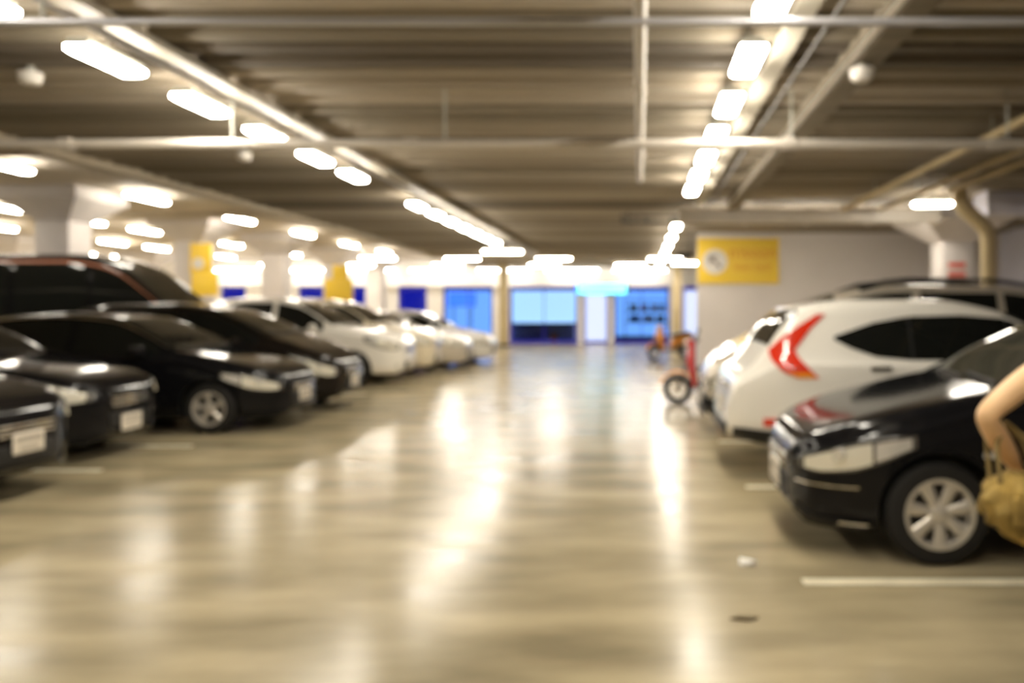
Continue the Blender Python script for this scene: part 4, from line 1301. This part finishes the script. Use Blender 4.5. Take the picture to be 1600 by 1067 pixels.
# head: hair, ears, face
b = MB()
rg = []
for z, rx, ry, yo in ((1.44, .075, .05, -.055), (1.47, .088, .07, -.03), (1.53, .095, .095, -.004), (1.58, .095, .105, .0), (1.63, .080, .092, .0), (1.665, .045, .055, .0), (1.672, .015, .02, 0)):
    rg.append([(rx * math.cos(a), yo + ry * math.sin(a), z) for a in np.linspace(0, 2 * PI, 20, endpoint=False)])
b.loft(rg)
hr = b.build('hair', M['hair'], pr, 70)
MB().tube([(0, -.085, 1.56), (0, -.13, 1.55), (0, -.145, 1.45), (0, -.135, 1.33), (0, -.13, 1.22)], [.03, .035, .035, .026, .008], 12).build('ponytail', M['hair'], hr, 60)
for sx in (-1, 1):
    MB().loft([ell((sx * .088, .015, 1.525), .018, .03, 12), ell((sx * .104, .005, 1.527), .02, .033, 12)]).build('ear', M['skin'], pr, 60)
    MB().lathe([(0, -.008), (.009, -.006), (.013, 0), (.009, .006), (0, .008)], 12, 'z', (sx * .03, .112, 1.535)).build('eye', M['sign_white'], pr)
MB().loft([ell((0, .108, 1.535), .006, .004, 8), ell((0, .125, 1.51), .011, .01, 8), ell((0, .112, 1.495), .009, .004, 8)]).build('nose', M['skin'], pr, 60)
MB().box((0, .108, 1.468), (.045, .012, .012), .004).build('mouth', M['pink'], pr)

# slouchy khaki bag hung on the bent arm
bg = empty('shoulder_bag', (1.19, 2.52, .775), 0, 'slouchy khaki canvas bag held at the hip of the person', 'bag')
rg = []
NB = 40
for t in np.linspace(0, 1, 12):
    z = .005 + .20 * t
    hw = .104 * (.52 + .62 * math.sin(PI * (.14 + .66 * t))) * (1.0 if t < .85 else 1 - (t - .85) * 1.6)
    hd = .075 * (.75 + .5 * math.sin(PI * (.1 + .7 * t))) * (1.0 if t < .75 else 1 - (t - .75) * 1.8)
    ring = []
    for k in range(NB):
        a = 2 * PI * k / NB
        f = 1 + .15 * math.sin(5 * a + 5 * t) + .10 * math.sin(9 * a - 9 * t + 1)
        sag = -.035 * (1 - t) * math.cos(a) * 1.0
        ring.append((hw * f * math.cos(a) + .01, hd * f * math.sin(a), z + sag + .012 * math.sin(3 * a + 9 * t)))
    rg.append(ring)
MB().loft(rg).build('bag_body', M['khaki'], bg, 80)
MB().box((.0, -.085, .11), (.11, .022, .09), .01).build('front_pocket', M['khaki'], bg)
for dy in (-.035, .04):
    MB().tube([(-.07, dy, .19), (-.06, dy + .05, .30), (-.005, .075 + dy * .3, .362), (.055, dy + .05, .30), (.07, dy, .19)], .008, 8).build('handle', M['khaki_dark'], bg)
MB().tube([(-.07, 0, .19), (.07, 0, .19)], .006, 8).build('zip', M['khaki_dark'], bg)

# litter on the floor
b = MB()
pts = [(-.05, -.03), (.0, -.045), (.05, -.025), (.055, .02), (.01, .035), (-.045, .025)]
b.loft([[(x, y_, .001 + .004 * (k % 2)) for k, (x, y_) in enumerate(pts)], [(x, y_, .008 + .012 * (k % 3)) for k, (x, y_) in enumerate(pts)]])
o = b.build('paper_scrap', M['paper'])
o.location = (.635, 4.73, 0.001)
tag(o, 'crumpled white paper scrap on the floor before the black hatchback', 'litter')
b = MB()
pts = [(-.07, 0), (-.03, .022), (.02, .03), (.07, .006), (.03, -.022), (-.02, -.016)]
b.loft([[(x, y_, .001) for x, y_ in pts], [(x, y_, .006 + .006 * (k % 2)) for k, (x, y_) in enumerate(pts)]])
o = b.build('dry_leaf', M['leaf'])
o.location = (.505, 3.88, 0.001)
tag(o, 'small dark dry leaf lying on the floor nearest the camera', 'leaf')
